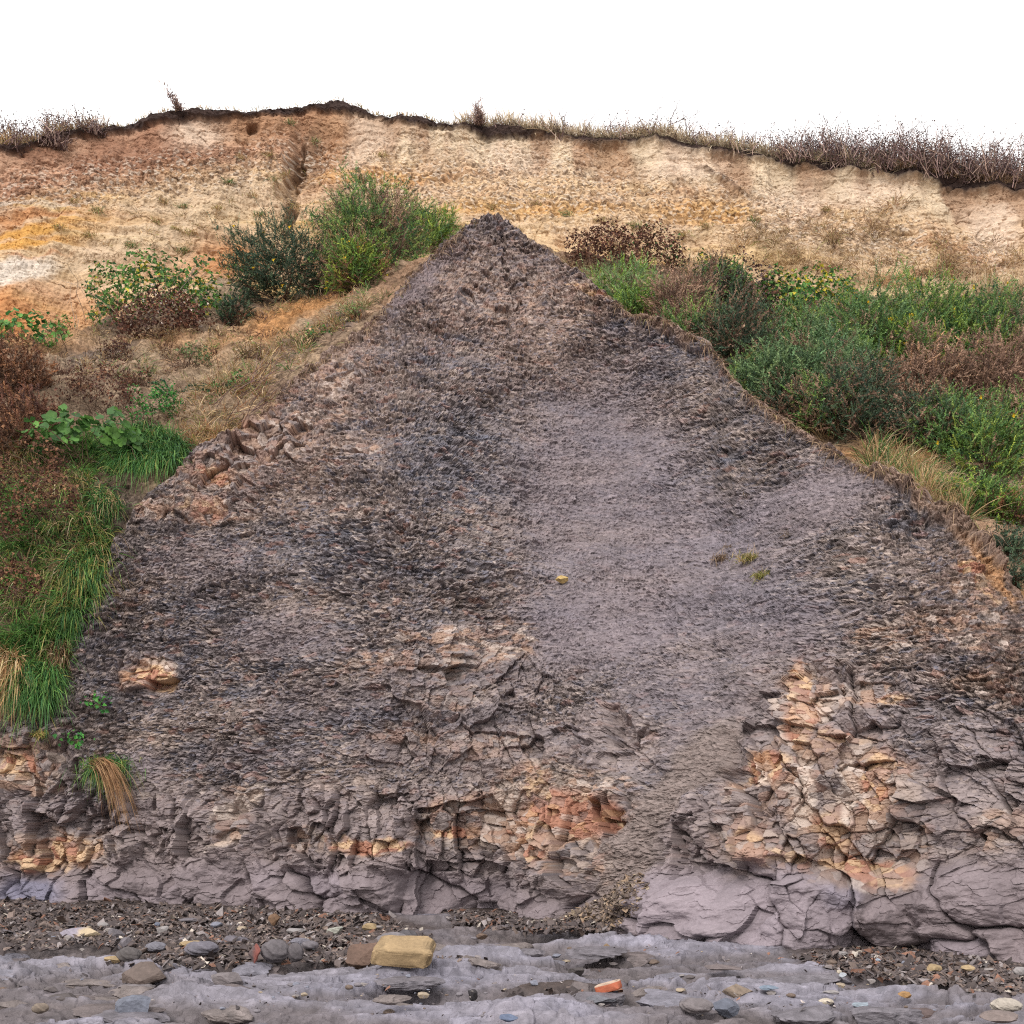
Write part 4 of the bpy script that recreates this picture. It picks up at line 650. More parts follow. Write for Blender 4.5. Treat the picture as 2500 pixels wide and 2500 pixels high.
# ------------------------------------------------------------------ bushes on the right bank
grassfield('dry_grass', [(1600, 470, 220, 60, 6), (1450, 500, 120, 40), (1720, 520, 160, 30), (1640, 425, 90, 26, -20), (1860, 500, 90, 50)], 9000, .3, STRAW + [(140, 110, 90, 3)], 240, .7, .009, (-.25, -.35, .6), .45, clump=.25)
grassfield('dry_grass', [(1110, 500, 60, 30), (1160, 480, 80, 22), (1290, 500, 80, 20)], 1500, .26, STRAW + [(110, 120, 70, 2), (130, 100, 80, 2)], 241, .5, .009, (0, -.3, .7), .5)
grassfield('dry_grass', [(1885, 560, 60, 14)], 1400, .42, [(214, 196, 166), (200, 178, 146), (180, 156, 120)], 242, .15, .01, (0, -.1, 1), .2)
RB = [('b', 'dark purple brown bramble right of the buttress peak', (1070, 1200, 440, 530), DEADB, 250), ('b', 'dark brown bramble above the pale green gorse', (1160, 1290, 440, 525), DEADB + [(64, 96, 52, 1)], 251),
      ('g', 'pale green gorse bush closest to the right of the peak', (1110, 1250, 498, 605), YELG[:1] + BLUEG[1:3] + [(110, 140, 84, 2)], 252), ('g', 'fawn brown dead gorse beside the pale green bush', (1225, 1350, 535, 650), BROWN, 253), ('g', 'dark green gorse bush below the yellowing leafy bramble', (1300, 1410, 510, 620), DARKG + GREEN[:1], 254),
      ('b', 'leafy green bramble on right bank under the dry grass', (1395, 1530, 530, 630), LEAFG, 255), ('b', 'leafy bramble with yellow leaves between gorse and dry grass', (1480, 1620, 520, 605), LEAFG + [(206, 190, 58, 1.5)], 256), ('b', 'dark withered bramble between the dark gorse and leafy bramble', (1340, 1470, 510, 625), PURP + DEADB[:2], 257),
      ('g', 'dark brownish green gorse bush behind the bulging crest', (1325, 1450, 585, 715), DARKG + BROWN[:1], 258), ('g', 'blue green gorse bush in the middle of the right bank', (1390, 1540, 660, 800), BLUEG, 259), ('g', 'blue green feathery gorse right of the crest bend', (1480, 1640, 640, 800), BLUEG + [(96, 128, 92, 1)], 260),
      ('g', 'large green gorse bush left of the tallest on right bank', (1550, 1720, 565, 730), GREEN + BLUEG[:2], 261), ('g', 'tallest green gorse bush on the right bank with yellow flowers', (1670, 1850, 545, 715), GREEN + YELG[:1], 262), ('g', 'green gorse bush at the right edge below the pale straw', (1800, 1990, 560, 720), GREEN + BLUEG[:1], 263),
      ('g', 'yellow green gorse bush in front of the tallest one', (1640, 1780, 630, 740), YELG + GREEN[:2], 264), ('g', 'fawn brown gorse bush in front of the green ones', (1690, 1830, 650, 790), BROWN + [(170, 136, 110, 1)], 265), ('g', 'fawn brown gorse bush at the right edge', (1820, 1970, 655, 800), BROWN, 266), ('g', 'brown dead gorse low against the grey crest', (1440, 1560, 720, 815), BROWN + DARKG[:2], 267),
      ('g', 'dark green gorse low on the right bank above bare orange soil', (1560, 1690, 700, 850), DARKG + BROWN[:1], 268), ('g', 'dark green and brown gorse under the fawn bush', (1660, 1800, 745, 860), DARKG + BROWN[:2], 269), ('g', 'olive green gorse bush at right edge above the weeds', (1790, 1950, 780, 915), YELG[1:] + GREEN, 270), ('g', 'brown tinted gorse behind the olive green bush', (1840, 1990, 745, 850), BROWN[:2] + GREEN, 271),
      ('g', 'bright green gorse between the blue green and yellow green bushes', (1560, 1680, 630, 740), GREEN, 272), ('g', 'small green gorse bush along the crest at the tall grass', (1800, 1905, 900, 975), GREEN + YELG, 273), ('g', 'orange tinted gorse weed at right edge by the path of soil', (1870, 1960, 915, 995), YELG + RUST[:1], 274), ('g', 'dark creeping gorse on the bare soil at the right edge', (1835, 1945, 1010, 1060), DARKG, 275), ('g', 'dark creeping gorse lowest at the right edge', (1865, 1970, 1055, 1110), DARKG, 276)]
RB += [('g', 'fresh green gorse hugging the upper right crest below the pale bush', (1150, 1260, 545, 622), YELG + GREEN[:2], 801), ('g', 'green and brown gorse tucked behind the bulge of the crest', (1250, 1370, 590, 690), GREEN + BROWN[:2], 802), ('g', 'green gorse spilling onto the crest below its bend', (1375, 1480, 680, 775), GREEN + DARKG[:2], 803),
       ('g', 'dark green gorse filling the hollow under the leafy bramble', (1430, 1570, 590, 700), GREEN + BLUEG[:2], 804), ('g', 'green gorse with brown tips in front of the blue green pair', (1500, 1620, 730, 840), GREEN + BROWN[:2], 805), ('g', 'fresh green gorse below the leafy bramble with yellow leaves', (1530, 1650, 580, 670), YELG + GREEN, 806), ('g', 'green gorse between the fawn bush and the right edge', (1780, 1900, 620, 730), GREEN + YELG[:1], 807), ('g', 'bushy green gorse beneath the fawn bush at the right edge', (1730, 1860, 760, 870), GREEN + BLUEG[:1], 808), ('b', 'green leafy bramble tangled among dark gorse stems', (1290, 1420, 490, 570), LEAFG, 809)]
for kd, lab, bx, pal_, sd in RB:
    gx, gy_ = .07 * (bx[1] - bx[0]), .08 * (bx[3] - bx[2]); bx = (bx[0] - gx, bx[1] + gx, bx[2] - gy_, bx[3] + .3 * gy_)
    if kd == 'g':
        gorse(lab, bx, pal_, sd, dens=1., flowers=24 if sd in (261, 262, 263, 264, 270) else 0, patchpal=(BROWN if sd in (254, 258, 260, 261, 263, 270, 264) else None), patchamt=.05)
    else: leafbush(lab, bx, pal_, sd, .06 if sd not in (255, 256, 809) else .085, 1.1, mat='leaf' if sd in (255, 256, 809) else 'dead', nst=36)
grassfield('grass', [(1700, 905, 90, 30, 30), (1780, 940, 60, 26, 40), (1640, 875, 30, 14)], 2600, .38, STRAW + GRASS[:3], 280, .35, .009, (.15, -.15, .9), .35)
grassfield('dry_grass', [(1770, 950, 60, 22, 40), (1560, 825, 30, 10, 20), (1480, 630, 30, 20), (1730, 905, 40, 20, 40)], 1800, .42, STRAW, 281, .3, .008, (.1, -.1, .95), .28)

# roots and withered grass fringing the crest of the shale
r = np.random.default_rng(290); x = np.r_[r.uniform(480, 900, 1100), r.uniform(1160, 1860, 2400)]; x = x[fbm(x / 30., x * 0, 3, 291) > -.15]; b = np.stack([gy(np.array([q]), np.array([RIDGE(q) + 4 + 7 * r.random()]))[0] for q in x])
dirs = unit(r.normal(size=(len(x), 3)) * .6 + [.1, -.6, .15]); cf = pick(r, len(x), [(150, 124, 104, 3), (176, 150, 122, 2), (116, 94, 82, 2), (140, 136, 84, .4)]); v, f, c_ = blades(r, b, dirs, .15 * r.uniform(.4, 1.4, len(x)), .009, r.uniform(.3, 1.2, len(x)), cf)
tag(mesh('dry_grass', v, f, M['blade'], c_, False), None, 'grass', None, 'stuff')

# ------------------------------------------------------------------ vegetation along the cliff top
def edge(x): 
    return np.stack([np.interp(x, EDGE[0], EDGE[1][:, k]) for k in range(3)], -1)
def edgegrass(name, x0, x1, n, L, palette, seed, back=1.2, droop=.35, wfun=None):
    r = np.random.default_rng(seed); x = r.uniform(x0, x1, n)
    if wfun: x = x[r.random(n) < wfun(x)]
    n = len(x); b = edge(x) + np.stack([0 * x, r.random(n) ** 1.5 * back, 0 * x + .02], -1); k = fbm(x / 25., x * 0 + seed, 3, seed)
    dirs = unit(r.normal(size=(n, 3)) * .4 + [-.15, -.25, .9]); col = pick(r, n, palette) * (1 + .3 * k)[:, None]
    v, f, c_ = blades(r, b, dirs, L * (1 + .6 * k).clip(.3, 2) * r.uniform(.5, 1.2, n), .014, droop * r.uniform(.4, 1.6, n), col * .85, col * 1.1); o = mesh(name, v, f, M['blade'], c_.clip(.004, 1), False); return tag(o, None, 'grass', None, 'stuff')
edgegrass('dry_grass', 860, 1720, 12000, .44, [(222, 206, 180, 3), (196, 178, 150, 3), (150, 132, 116, 2), (130, 128, 92, .5)], 300, 1.0, wfun=line([(860, .3), (980, .9), (1400, 1), (1560, .7), (1720, .3)]))
edgegrass('dry_grass', 1650, 2350, 3500, .4, [(150, 124, 100), (176, 150, 120), (110, 90, 76)], 301, .8)
edgegrass('turf_grass', 190, 900, 2600, .13, STRAW + [(110, 110, 66, 3)], 302, .5, wfun=line([(190, 1), (260, .7), (560, .35), (660, .3), (690, 1), (840, 1), (900, .8)]))
edgegrass('dry_grass', -350, 200, 2600, .36, STRAW, 303, .6)
def bramble_top(label, x, wpx, hpx, seed, group, back=.9, leafn=2600, pal_=PURP):
    leafn = int(leafn * 1.5); hpx *= 1.1
    r = np.random.default_rng(seed); b = edge(x) + np.array([0, back, 0]); k = m_per_unit(b[1]); w_ = wpx / 2 * k; h_ = hpx * k; t = empty('bramble_shrub', b); tag(t, label, 'shrub', group)
    n = 420; base = np.stack([r.uniform(-w_, w_, n), r.normal(size=n) * .4, 0 * np.arange(n)], -1); dr = unit(r.normal(size=(n, 3)) * [.5, .4, .2] + [0, -.05, 1]); p = arcs(r, base, dr, h_ * r.uniform(.55, 1.1, n), r.uniform(0, .45, n), 8, .12)
    m = 9; base2 = np.stack([r.uniform(-w_, w_, m), r.normal(size=m) * .3, 0 * np.arange(m)], -1); p2 = arcs(r, base2, unit(r.normal(size=(m, 3)) * [.8, .3, .1] + [0, 0, 1]), h_ * r.uniform(1.3, 1.9, m), r.uniform(.2, .5, m), 10, .03)
    V, Fc, C = merge(tubes(r, p, .010, pick(r, n, [(146, 122, 118), (112, 92, 90), (176, 152, 140)])), tubes(r, p2, .009, pick(r, m, [(126, 108, 110)])))
    mesh('stems', V, Fc, M['twig'], C, True, t)
    q = p[r.integers(0, n, leafn), (2 + 5.5 * r.random(leafn) ** 1.6).astype(int)] + r.normal(size=(leafn, 3)) * .05; q2 = p2[r.integers(0, m, 24), r.integers(3, 8, 24)] + r.normal(size=(24, 3)) * .012
    q = np.concatenate([q, q2]); v, f, c_ = leaves(r, q, rdir(r, len(q)), .036, pick(r, len(q), pal_)); mesh('foliage', v, f, M['dead'], c_, False, t)
g1_ = 'bramble shrubs in the clifftop thicket on the right'; l1 = 'tangled purple brown bramble in the clifftop thicket at right'
for k, (x, w_, h_) in enumerate([(1000, 150, 34), (1130, 150, 50), (1240, 140, 56), (1350, 140, 60), (1450, 130, 64), (1540, 130, 80), (1630, 130, 84), (1720, 130, 84), (1800, 120, 80), (1880, 130, 88), (1970, 140, 92), (2070, 140, 92)]):
    if k == 0: bramble_top('low sparse bramble at the left end of the right thicket', x, w_, h_, 310, g1_, .9, 500)
    elif x > 1940: bramble_top(l1, x, w_, h_, 310 + k, g1_, .9, 2600)
    else: bramble_top(l1, x, w_, h_, 310 + k, g1_, .9 if x < 1500 else .5, [0, 1600, 2000, 2400, 2800, 3600, 4200, 4200, 4200, 4200][k])
g2_ = 'bramble shrubs in the clifftop thicket on the left'
for k, (x, w_, h_, lab) in enumerate([(-130, 140, 50, 'tangled dark bramble in the clifftop thicket at far left'), (-30, 130, 52, 'tangled dark bramble in the clifftop thicket at far left'), (60, 110, 46, 'tangled dark bramble in the clifftop thicket at far left'), (140, 100, 34, 'low dark bramble where the left clifftop thicket ends')]):
    bramble_top(lab, x, w_, h_, 330 + k, g2_, .6, 2300)
for k, x in enumerate([338, 905]): bramble_top(['single small weed standing on the clifftop edge at left', 'wispy bramble sprig where the turf gives way to long grass'][k], x, 14, [9, 22][k], 340 + k, None, .15, 60)

# ------------------------------------------------------------------ stones
def ico(n):
    t = (1 + 5 ** .5) / 2; V = np.array([(-1, t, 0), (1, t, 0), (-1, -t, 0), (1, -t, 0), (0, -1, t), (0, 1, t), (0, -1, -t), (0, 1, -t), (t, 0, -1), (t, 0, 1), (-t, 0, -1), (-t, 0, 1)], float); V = unit(V)
    Fc = [(0, 11, 5), (0, 5, 1), (0, 1, 7), (0, 7, 10), (0, 10, 11), (1, 5, 9), (5, 11, 4), (11, 10, 2), (10, 7, 6), (7, 1, 8), (3, 9, 4), (3, 4, 2), (3, 2, 6), (3, 6, 8), (3, 8, 9), (4, 9, 5), (2, 4, 11), (6, 2, 10), (8, 6, 7), (9, 8, 1)]
    V = [tuple(v) for v in V]
    for _ in range(n):
        cache = {}; out = []
        def mid(a, b):
            k_ = (min(a, b), max(a, b))
            if k_ not in cache: m = np.add(V[a], V[b]); V.append(tuple(m / np.linalg.norm(m))); cache[k_] = len(V) - 1
            return cache[k_]
        for a, b, c_ in Fc: ab, bc_, ca = mid(a, b), mid(b, c_), mid(c_, a); out += [(a, ab, ca), (b, bc_, ab), (c_, ca, bc_), (ab, bc_, ca)]
        Fc = out
    return np.array(V), np.array(Fc)
ICO4, ICO3, ICO2 = ico(4), ico(3), ico(2)
def rockshape(r, dims, kind, lvl=ICO3):
    V, Fc = lvl; V = V.copy()
    if kind == 'block':
        V = np.sign(V) * np.abs(V) ** .26; V = V / np.abs(V).max()
        V[:, 0] += .12 * V[:, 2]
    if kind in ('ang', 'slab', 'block'):
        for _ in range({'ang': 11, 'slab': 9, 'block': 4}[kind]):
            nn = unit(r.normal(size=3) * [1, 1, .8]); off = r.uniform(.5, .82) if kind != 'block' else r.uniform(.95, 1.15); dd = V @ nn; V = V - np.maximum(dd - off, 0)[:, None] * nn
    sd = int(r.integers(1000)); amp = {'round': .10, 'ang': .05, 'slab': .06, 'block': .06}[kind]
    n_ = fbm(V[:, 0] * 1.6 + V[:, 2] * 1.1 + sd, V[:, 1] * 1.6 - V[:, 2] * .8, 4, sd); V = V * (1 + amp * 1.6 * n_ + .03 * fbm(V[:, 0] * 6 + sd, V[:, 1] * 6 + V[:, 2] * 5, 3, sd))[:, None]
    V = V / (V.max(0) - V.min(0)); V = V - (V.max(0) + V.min(0)) / 2
    V = V * dims; V[:, 2] = V[:, 2] - V[:, 2].min() - dims[2] * .14; return V, Fc, n_
def stone(label, x, y, wpx, hpx, rgb, kind='round', seed=0, rgb2=None, name='beach_stone', cat='stone', group=None, dep=.8, surf=gpos, rot=None):
    r = np.random.default_rng(500 + seed); b = surf(x, y + hpx * .5); k = m_per_unit(b[1]); W_ = wpx * k
    hz = max(hpx * k * 1.2 - W_ * dep * .08, .3 * hpx * k); V, Fc, n_ = rockshape(r, np.array([W_, W_ * dep, hz * 1.16]), kind, ICO4 if wpx > 40 else ICO3)
    a = r.uniform(-.25, .25) if rot is None else rot; ca, sa = math.cos(a), math.sin(a); V[:, :2] = V[:, :2] @ np.array([[ca, sa], [-sa, ca]])
    if kind == 'block':
        V[:, 2] *= .62; ta = .34; y_, z_ = V[:, 1].copy(), V[:, 2].copy(); V[:, 1] = y_ * math.cos(ta) - z_ * math.sin(ta); V[:, 2] = y_ * math.sin(ta) + z_ * math.cos(ta); V[:, 2] -= V[:, 2].min() - .02
    c_ = .88 * lin(rgb) * (1 + (.5 if kind == 'block' else .25) * n_ + .12 * fbm(V[:, 0] * 30, V[:, 2] * 30 + V[:, 1] * 9, 3, seed))[:, None]
    if rgb2 is not None: c_ = mixc(c_, lin(rgb2), sstep(-.12, .12, V[:, 0] / W_ + .15 * n_ - .05))
    o = mesh(name, V, Fc, M['stone'], c_.clip(.01, .95), kind == 'round' or kind == 'block'); o.location = (b[0], b[1] + W_ * dep * .3, b[2] + .02); return tag(o, label, cat, group)
GR, LG, DG, BL, TN, YL, BR, CR = (128, 122, 128), (166, 160, 160), (88, 82, 82), (120, 126, 144), (176, 152, 122), (184, 160, 124), (122, 102, 90), (214, 202, 184)
STONES = [(147, 1768, 78, 24, (170, 162, 176), 'ang', 'pale lilac and tan two tone rock at left of scree', (206, 186, 156)), (218, 1766, 32, 17, GR, 'ang', 'grey angular stone just right of the lilac and tan rock'), (193, 1749, 22, 9, LG, 'round', 'pale flat pebble above the lilac and tan rock'), (306, 1760, 24, 14, LG, 'ang', 'light grey angular stone on dark scree, left of centre'), (296, 1748, 12, 7, BL, 'round', 'tiny blue grey pebble over the light angular stone'),
    (233, 1787, 28, 22, GR, 'ang', 'upright grey stone standing above a rounded dark one'), (240, 1806, 48, 24, (104, 98, 98), 'round', 'rounded dark grey stone below the upright grey one'), (291, 1791, 42, 16, (132, 130, 140), 'round', 'smooth oval grey pebble on the left scree'), (360, 1785, 50, 11, YL, 'slab', 'flat sandy yellow slab on grey rock in the left scree'), (377, 1795, 66, 24, (124, 120, 130), 'round', 'smooth grey rock under the flat yellow slab'),
    (440, 1796, 68, 42, (120, 114, 122), 'round', 'broad smooth grey boulder right of the flat yellow slab'), (478, 1804, 26, 28, (112, 96, 96), 'ang', 'small reddish stone wedged against the broad grey boulder', (150, 92, 84)), (517, 1800, 58, 36, (116, 110, 114), 'round', 'rounded grey boulder, larger of the touching pair'), (556, 1802, 32, 28, (108, 102, 106), 'round', 'rounded grey boulder, smaller of the touching pair'), (583, 1788, 34, 14, GR, 'round', 'flat grey pebble behind the pair of boulders'), (590, 1800, 20, 9, (118, 146, 160), 'slab', 'small blue green slate on the scree'),
    (207, 1816, 34, 12, YL, 'ang', 'sandy yellow stone at the left edge of the scree'), (631, 1760, 32, 13, (186, 186, 176), 'ang', 'whitish lump on the scree left of the yellow flake'), (558, 1760, 35, 8, LG, 'slab', 'thin pale slab on the scree behind the boulder pair'), (267, 1846, 84, 40, (118, 104, 98), 'ang', 'large brown grey angular boulder on the left platform'), (428, 1855, 62, 26, (132, 124, 126), 'slab', 'tilted grey slab on the platform, left of centre'), (255, 1868, 70, 14, (142, 134, 136), 'slab', 'flat slab lying in front of the large angular boulder'),
    (126, 1899, 86, 32, (100, 92, 92), 'ang', 'dark craggy boulder at the lower left'), (73, 1909, 32, 16, (140, 126, 114), 'round', 'small round brown stone left of the dark craggy boulder'), (248, 1906, 70, 34, (124, 128, 142), 'ang', 'blue grey pyramid shaped boulder at the lower left'), (4, 1879, 22, 18, BR, 'round', 'brown stone cut by the left edge of the view'), (354, 1740, 40, 8, GR, 'slab', 'thin grey slab at the foot of the left cliff'), (517, 1739, 22, 18, (128, 100, 78), 'ang', 'brown stone leaning against the foot of the cliff'),
    (696, 1753, 28, 12, YL, 'ang', 'yellow sandstone flake behind the big yellow block'), (739, 1778, 65, 25, (142, 136, 140), 'round', 'pale grey rounded slab behind the big yellow block'), (766, 1773, 44, 24, (98, 94, 98), 'round', 'dark grey oval stone behind the big yellow block'), (688, 1808, 74, 42, (124, 100, 88), 'ang', 'brown boulder touching the left end of the yellow block'), (760, 1811, 124, 50, (178, 152, 116), 'block', 'big yellow sandstone block lying on the platform'), (712, 1827, 44, 11, (128, 126, 136), 'round', 'low grey stone in front of brown boulder and yellow block'),
    (851, 1803, 50, 17, (158, 148, 148), 'slab', 'pale grey slab right of the big yellow block'), (900, 1805, 52, 22, (112, 104, 108), 'round', 'oval dark stone at the end of the pale slab'), (1087, 1839, 32, 14, DG, 'ang', 'dark angular stone on the platform near the middle'), (1145, 1795, 16, 16, (150, 126, 100), 'round', 'small tan brown pebble below the fallen scree'), (1089, 1880, 70, 36, (126, 116, 116), 'slab', 'grey angular boulder left of the red brick'), (1133, 1893, 56, 18, (124, 124, 132), 'slab', 'flat grey rock in front of the red brick'),
    (1239, 1893, 24, 14, (226, 220, 200), 'round', 'cream white egg shaped pebble right of the red brick'), (1303, 1903, 42, 24, GR, 'round', 'grey rounded stone right of the cream pebble'), (892, 1883, 20, 18, (70, 66, 70), 'ang', 'dark wedge of rock on the front ledge'), (960, 1928, 36, 12, (112, 124, 150), 'ang', 'blue stone at the bottom edge of the view'), (752, 1901, 11, 7, (206, 136, 98), 'round', 'tiny orange pebble on the front platform'), (861, 1902, 28, 16, GR, 'ang', 'grey stone low in front of the dark wedge'), (984, 1905, 12, 6, LG, 'round', 'tiny white pebble on gravel at the front'), (909, 1771, 22, 10, BR, 'slab', 'brown slab on wet clay behind the pale slab'), (985, 1754, 12, 11, TN, 'ang', 'small tan stone at the cliff foot in the middle'),
    (1591, 1805, 24, 9, LG, 'slab', 'pale flat stone at the foot of the right cliff'), (1657, 1816, 11, 5, (176, 188, 204), 'round', 'tiny pale blue pebble on the right scree'), (1639, 1834, 32, 12, (128, 126, 136), 'round', 'grey oval pebble on right scree, left of its twin'), (1669, 1836, 20, 11, (140, 136, 144), 'round', 'smaller grey pebble on right scree beside the oval one'), (1584, 1839, 10, 7, CR, 'round', 'tiny cream pebble at the left of the right scree'), (1591, 1845, 14, 8, (200, 206, 214), 'ang', 'small white stone below the tiny cream pebble'), (1765, 1832, 28, 13, YL, 'ang', 'yellow sandstone lump on right scree, left of two'), (1829, 1832, 28, 10, (190, 166, 130), 'ang', 'yellow sandstone lump on right scree, right of two'),
    (1736, 1862, 74, 22, (160, 148, 142), 'slab', 'long pale brown slab at the edge of the right scree'), (1829, 1866, 32, 19, (146, 138, 136), 'round', 'rounded stone right of the long pale slab'), (1848, 1877, 32, 10, (178, 168, 160), 'slab', 'pale flat stone in front of the rounded one at right'), (1911, 1854, 50, 18, (162, 152, 150), 'slab', 'pale grey slab at the right edge'), (1926, 1838, 26, 14, LG, 'round', 'light rounded stone above the slab at right edge'), (1707, 1883, 26, 11, (186, 146, 100), 'ang', 'orange yellow stone on the right platform'), (1394, 1878, 60, 27, (146, 130, 116), 'ang', 'tan grey ribbed rock on the platform right of centre'), (1316, 1905, 66, 24, (134, 126, 128), 'round', 'large smooth oval stone below the tan ribbed rock'),
    (1373, 1909, 50, 29, (112, 116, 130), 'ang', 'dark blue angular stone beside the large oval'), (1560, 1896, 30, 11, CR, 'round', 'pale oval pebble on the right platform'), (1569, 1878, 32, 7, LG, 'slab', 'thin pale stone behind the pale oval pebble'), (1452, 1870, 36, 8, (140, 154, 172), 'slab', 'bluish flat stone right of the tan ribbed rock'), (1511, 1926, 36, 12, (176, 168, 164), 'round', 'pale stone at the bottom edge right of centre'), (1765, 1922, 80, 24, (112, 96, 94), 'ang', 'dark brown boulder at the lower right bottom edge'), (1904, 1904, 62, 24, (196, 186, 174), 'round', 'cream boulder at the lower right edge'), (1890, 1926, 72, 20, (146, 132, 128), 'ang', 'brownish rock in front of the cream boulder'), (1367, 1832, 72, 11, (134, 122, 122), 'slab', 'long flat stone on the platform under the right cliff'), (1625, 1902, 30, 8, (164, 176, 188), 'slab', 'pale blue flat stone right of the pale oval pebble'), (1445, 1888, 32, 6, TN, 'slab', 'thin tan slab in front of the bluish flat stone')]
for k, e in enumerate(STONES):
    x, y, w_, h_, rgb, kd, lab = e[:7]; big = w_ > 48
    stone(lab, x, y, w_, h_, rgb, kd, k, e[7] if len(e) > 7 else None, 'boulder' if big else 'beach_stone', 'boulder' if big else 'stone', dep=.6 if kd == 'block' else .75, rot=-.12 if kd == 'block' else None)
stone('yellow sandstone lump resting on the smooth grey slope', 1056, 1105, 25, 12, (222, 190, 126), 'ang', 700, None, 'fallen_stone', 'stone', surf=lambda x, y: onshale(x, y, .06))
# broken brick
r = np.random.default_rng(611); b = gpos(1150, 1890); k = m_per_unit(b[1])
V, Fc = ICO4; V = np.sign(V) * np.abs(V) ** .22; V = V / np.abs(V).max(); V = V * (1 + .02 * fbm(V[:, 0] * 5, V[:, 1] * 5 + V[:, 2] * 4, 3, 8))[:, None]; V = V - np.maximum(V @ unit(np.array([.8, -.5, .3])) - 1.0, 0)[:, None] * unit(np.array([.8, -.5, .3]))
V = V * np.array([24 * k, 14 * k, 9 * k]); topm = sstep(.6, .75, V[:, 2] / (9 * k)); col = mixc(lin((186, 104, 76)) * (1 + .3 * fbm(V[:, 0] * 30, V[:, 2] * 30, 3, 9))[:, None], lin((212, 186, 166)), topm)
ry, rz = .3, -.35; V = V @ np.array([[math.cos(ry), 0, -math.sin(ry)], [0, 1, 0], [math.sin(ry), 0, math.cos(ry)]]).T; V[:, :2] = V[:, :2] @ np.array([[math.cos(rz), math.sin(rz)], [-math.sin(rz), math.cos(rz)]])
V[:, 2] -= V[:, 2].min(); o = mesh('broken_brick', V, Fc, M['stone'], col); o.location = (b[0], b[1] + .1, b[2] + .03); tag(o, 'broken red brick with a pale top lying on rocks', 'brick')
# low ledges of rock standing proud of the platform
r = np.random.default_rng(640)
for k in range(70):
    x, y = r.uniform(-30, 1960), 1765 + 165 * r.random() ** .8
    if y < BASE(x) + 28 or (x < 640 and y < 1815 and r.random() < .7): continue
    big = (y - 1740) / 190.; wpx = r.uniform(50, 190) * (.5 + .6 * big); hpx = r.uniform(7, 15) * (.6 + .7 * big)
    b = gpos(x, min(y, 1931)); k_ = m_per_unit(b[1]); V, Fc, n_ = rockshape(r, np.array([wpx * k_, wpx * k_ * r.uniform(.5, 1.), hpx * k_ * 2.2]), 'slab', ICO4)
    V[:, 2] += .03 * wpx * k_ * .2 * fbm(V[:, 0] * 5, V[:, 1] * 5, 3, k) - hpx * k_ * .85; V[:, 0] += .04 * fbm(V[:, 1] * 9, V[:, 2] * 14, 3, k + 5)
    col = lin([(126, 121, 128), (138, 135, 146), (118, 108, 108), (132, 122, 120)][k % 4]) * (1 + .25 * n_ + .15 * fbm(V[:, 0] * 14, V[:, 1] * 14, 3, k))[:, None]
    o = mesh('ledge_rock', V, Fc, M['platform'], col, False); o.location = tuple(b); o.rotation_euler = (r.normal() * .04, r.normal() * .05, r.normal() * .3)
    tag(o, 'low grey rock ledge standing proud of the wave worn platform', 'rock', 'low rock ledges of the platform')
# uncounted small pebbles, each its own object
r = np.random.default_rng(620)
protos = []
for k in range(6):
    V, Fc, n_ = rockshape(r, np.array([1, .8, .55]), ['round', 'ang', 'slab'][k % 3], ICO2); rgb = [(136, 130, 136), (112, 104, 104), (158, 150, 148), (120, 104, 94), (140, 142, 156), (176, 160, 140)][k]
    protos.append((V, Fc, n_, rgb))
meshes = []
xx, yy = scatter(r, [(250, 1765, 260, 34), (560, 1775, 240, 34), (1700, 1835, 230, 26), (1100, 1800, 300, 40), (300, 1880, 330, 45), (900, 1870, 400, 50), (1500, 1880, 430, 45)], 260)
for k in range(260):
    i = k % 6; w_ = 5 + 22 * r.random() ** 2.5; b = gpos(xx[k], min(yy[k], 1929)); sc_ = w_ * m_per_unit(b[1])
    if len(meshes) <= i:
        V, Fc, n_, rgb = protos[i]; o = mesh('pebble', V, Fc, M['stone'], lin(rgb) * (1 + .3 * n_)[:, None], i % 3 == 0); meshes.append(o)
    else: o = meshes[i].copy(); SC.collection.objects.link(o)
    o.location = tuple(b); o.scale = (sc_, sc_, sc_ * r.uniform(.6, 1.1)); o.rotation_euler = (0, 0, r.uniform(0, 6.28))
    tag(o, 'small loose pebble strewn on the rocky foreshore', 'pebble', 'small loose pebbles on the foreshore')
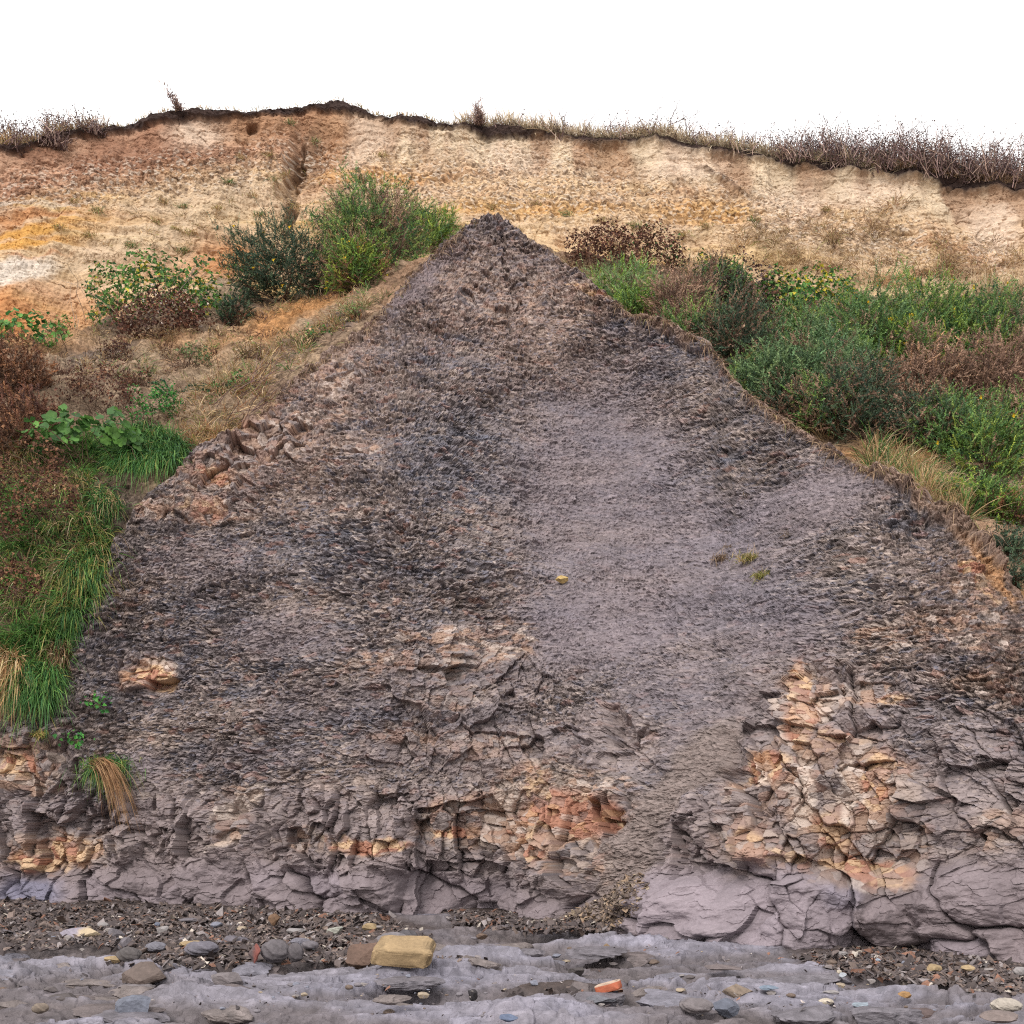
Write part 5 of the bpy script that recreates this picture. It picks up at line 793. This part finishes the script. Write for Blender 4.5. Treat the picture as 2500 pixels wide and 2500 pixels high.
# shale chips
def chips(name, x, y, size, palette, seed, surf, flat=.35):
    r = np.random.default_rng(seed); n = len(x); b = surf(x, y); S = np.asarray(size)[:, None, None]
    base = np.array([(-1, -.7, -.5), (1, -.8, -.5), (.8, .8, -.5), (-.9, .7, -.5), (-.6, -.5, .5), (.7, -.4, .5), (.5, .5, .5), (-.5, .6, .5)]) * [1, .75, flat]
    V = base[None] * (1 + .3 * r.normal(size=(n, 8, 3))) * S * .5; a = r.random(n) * 6.28; tl = r.normal(size=(n, 2)) * .5
    ca, sa = np.cos(a)[:, None], np.sin(a)[:, None]; x0, y0, z0 = V[..., 0] * ca - V[..., 1] * sa, V[..., 0] * sa + V[..., 1] * ca, V[..., 2]; z0 = z0 + x0 * tl[:, :1] + y0 * tl[:, 1:]
    V = np.stack([x0, y0, z0], -1) + b[:, None]; o = (np.arange(n) * 8)[:, None]
    Fq = np.concatenate([o + np.array(q) for q in [(4, 5, 6, 7), (0, 1, 5, 4), (1, 2, 6, 5), (2, 3, 7, 6), (3, 0, 4, 7)]], 0)
    o_ = mesh(name, V.reshape(-1, 3), Fq, M['chips'], np.repeat(pick(r, n, palette, .2), 8, 0), False); return tag(o_, kind='stuff')
def gmany(x, y):
    d = gplane(y)
    for _ in range(3): z = groundz((x / PX - .5) * d / F, d)[0]; d = F * (H - z) / (y / PX - VH)
    return np.stack([(x / PX - .5) * d / F, d, H + (VH - y / PX) * d / F], -1)
n = 32000; xx, yy = scatter(r, SCREE, n); yy = np.maximum(yy, BASE(xx) - 26); _, sm, *_ = groundz((xx / PX - .5) * gplane(yy) / F, gplane(yy)); kp = (sm > .25 + .3 * r.random(n)) & (xx > -250) & (xx < 2200); xx, yy = xx[kp], yy[kp]
chips('shale_scree', xx, yy, r.gamma(3, .013, len(xx)).clip(.012, .12), [(92, 82, 80, 4), (74, 66, 66, 4), (112, 98, 92, 2), (130, 122, 122, 1), (120, 88, 74, .6), (176, 166, 156, .25)], 630, gmany)
n = 1500; xx, yy = scatter(r, [(960, 1850, 1000, 70)], n); yy = yy.clip(1765, 1931)
chips('shale_scree', xx, yy, r.gamma(2.5, .007, n).clip(.006, .05), [(96, 88, 90, 4), (120, 112, 114, 3), (76, 70, 72, 3), (170, 160, 156, .6), (140, 104, 88, .5)], 631, gmany)
n = 1800; xx, yy = scatter(r, [(1130, 1725, 90, 30, -20), (1190, 1700, 60, 40, -50)], n); 
chips('shale_scree', xx, yy, r.gamma(2.5, .012, n).clip(.01, .08), [(112, 98, 88, 4), (90, 78, 72, 3), (150, 128, 108, 2), (176, 160, 140, .6)], 632, gy)
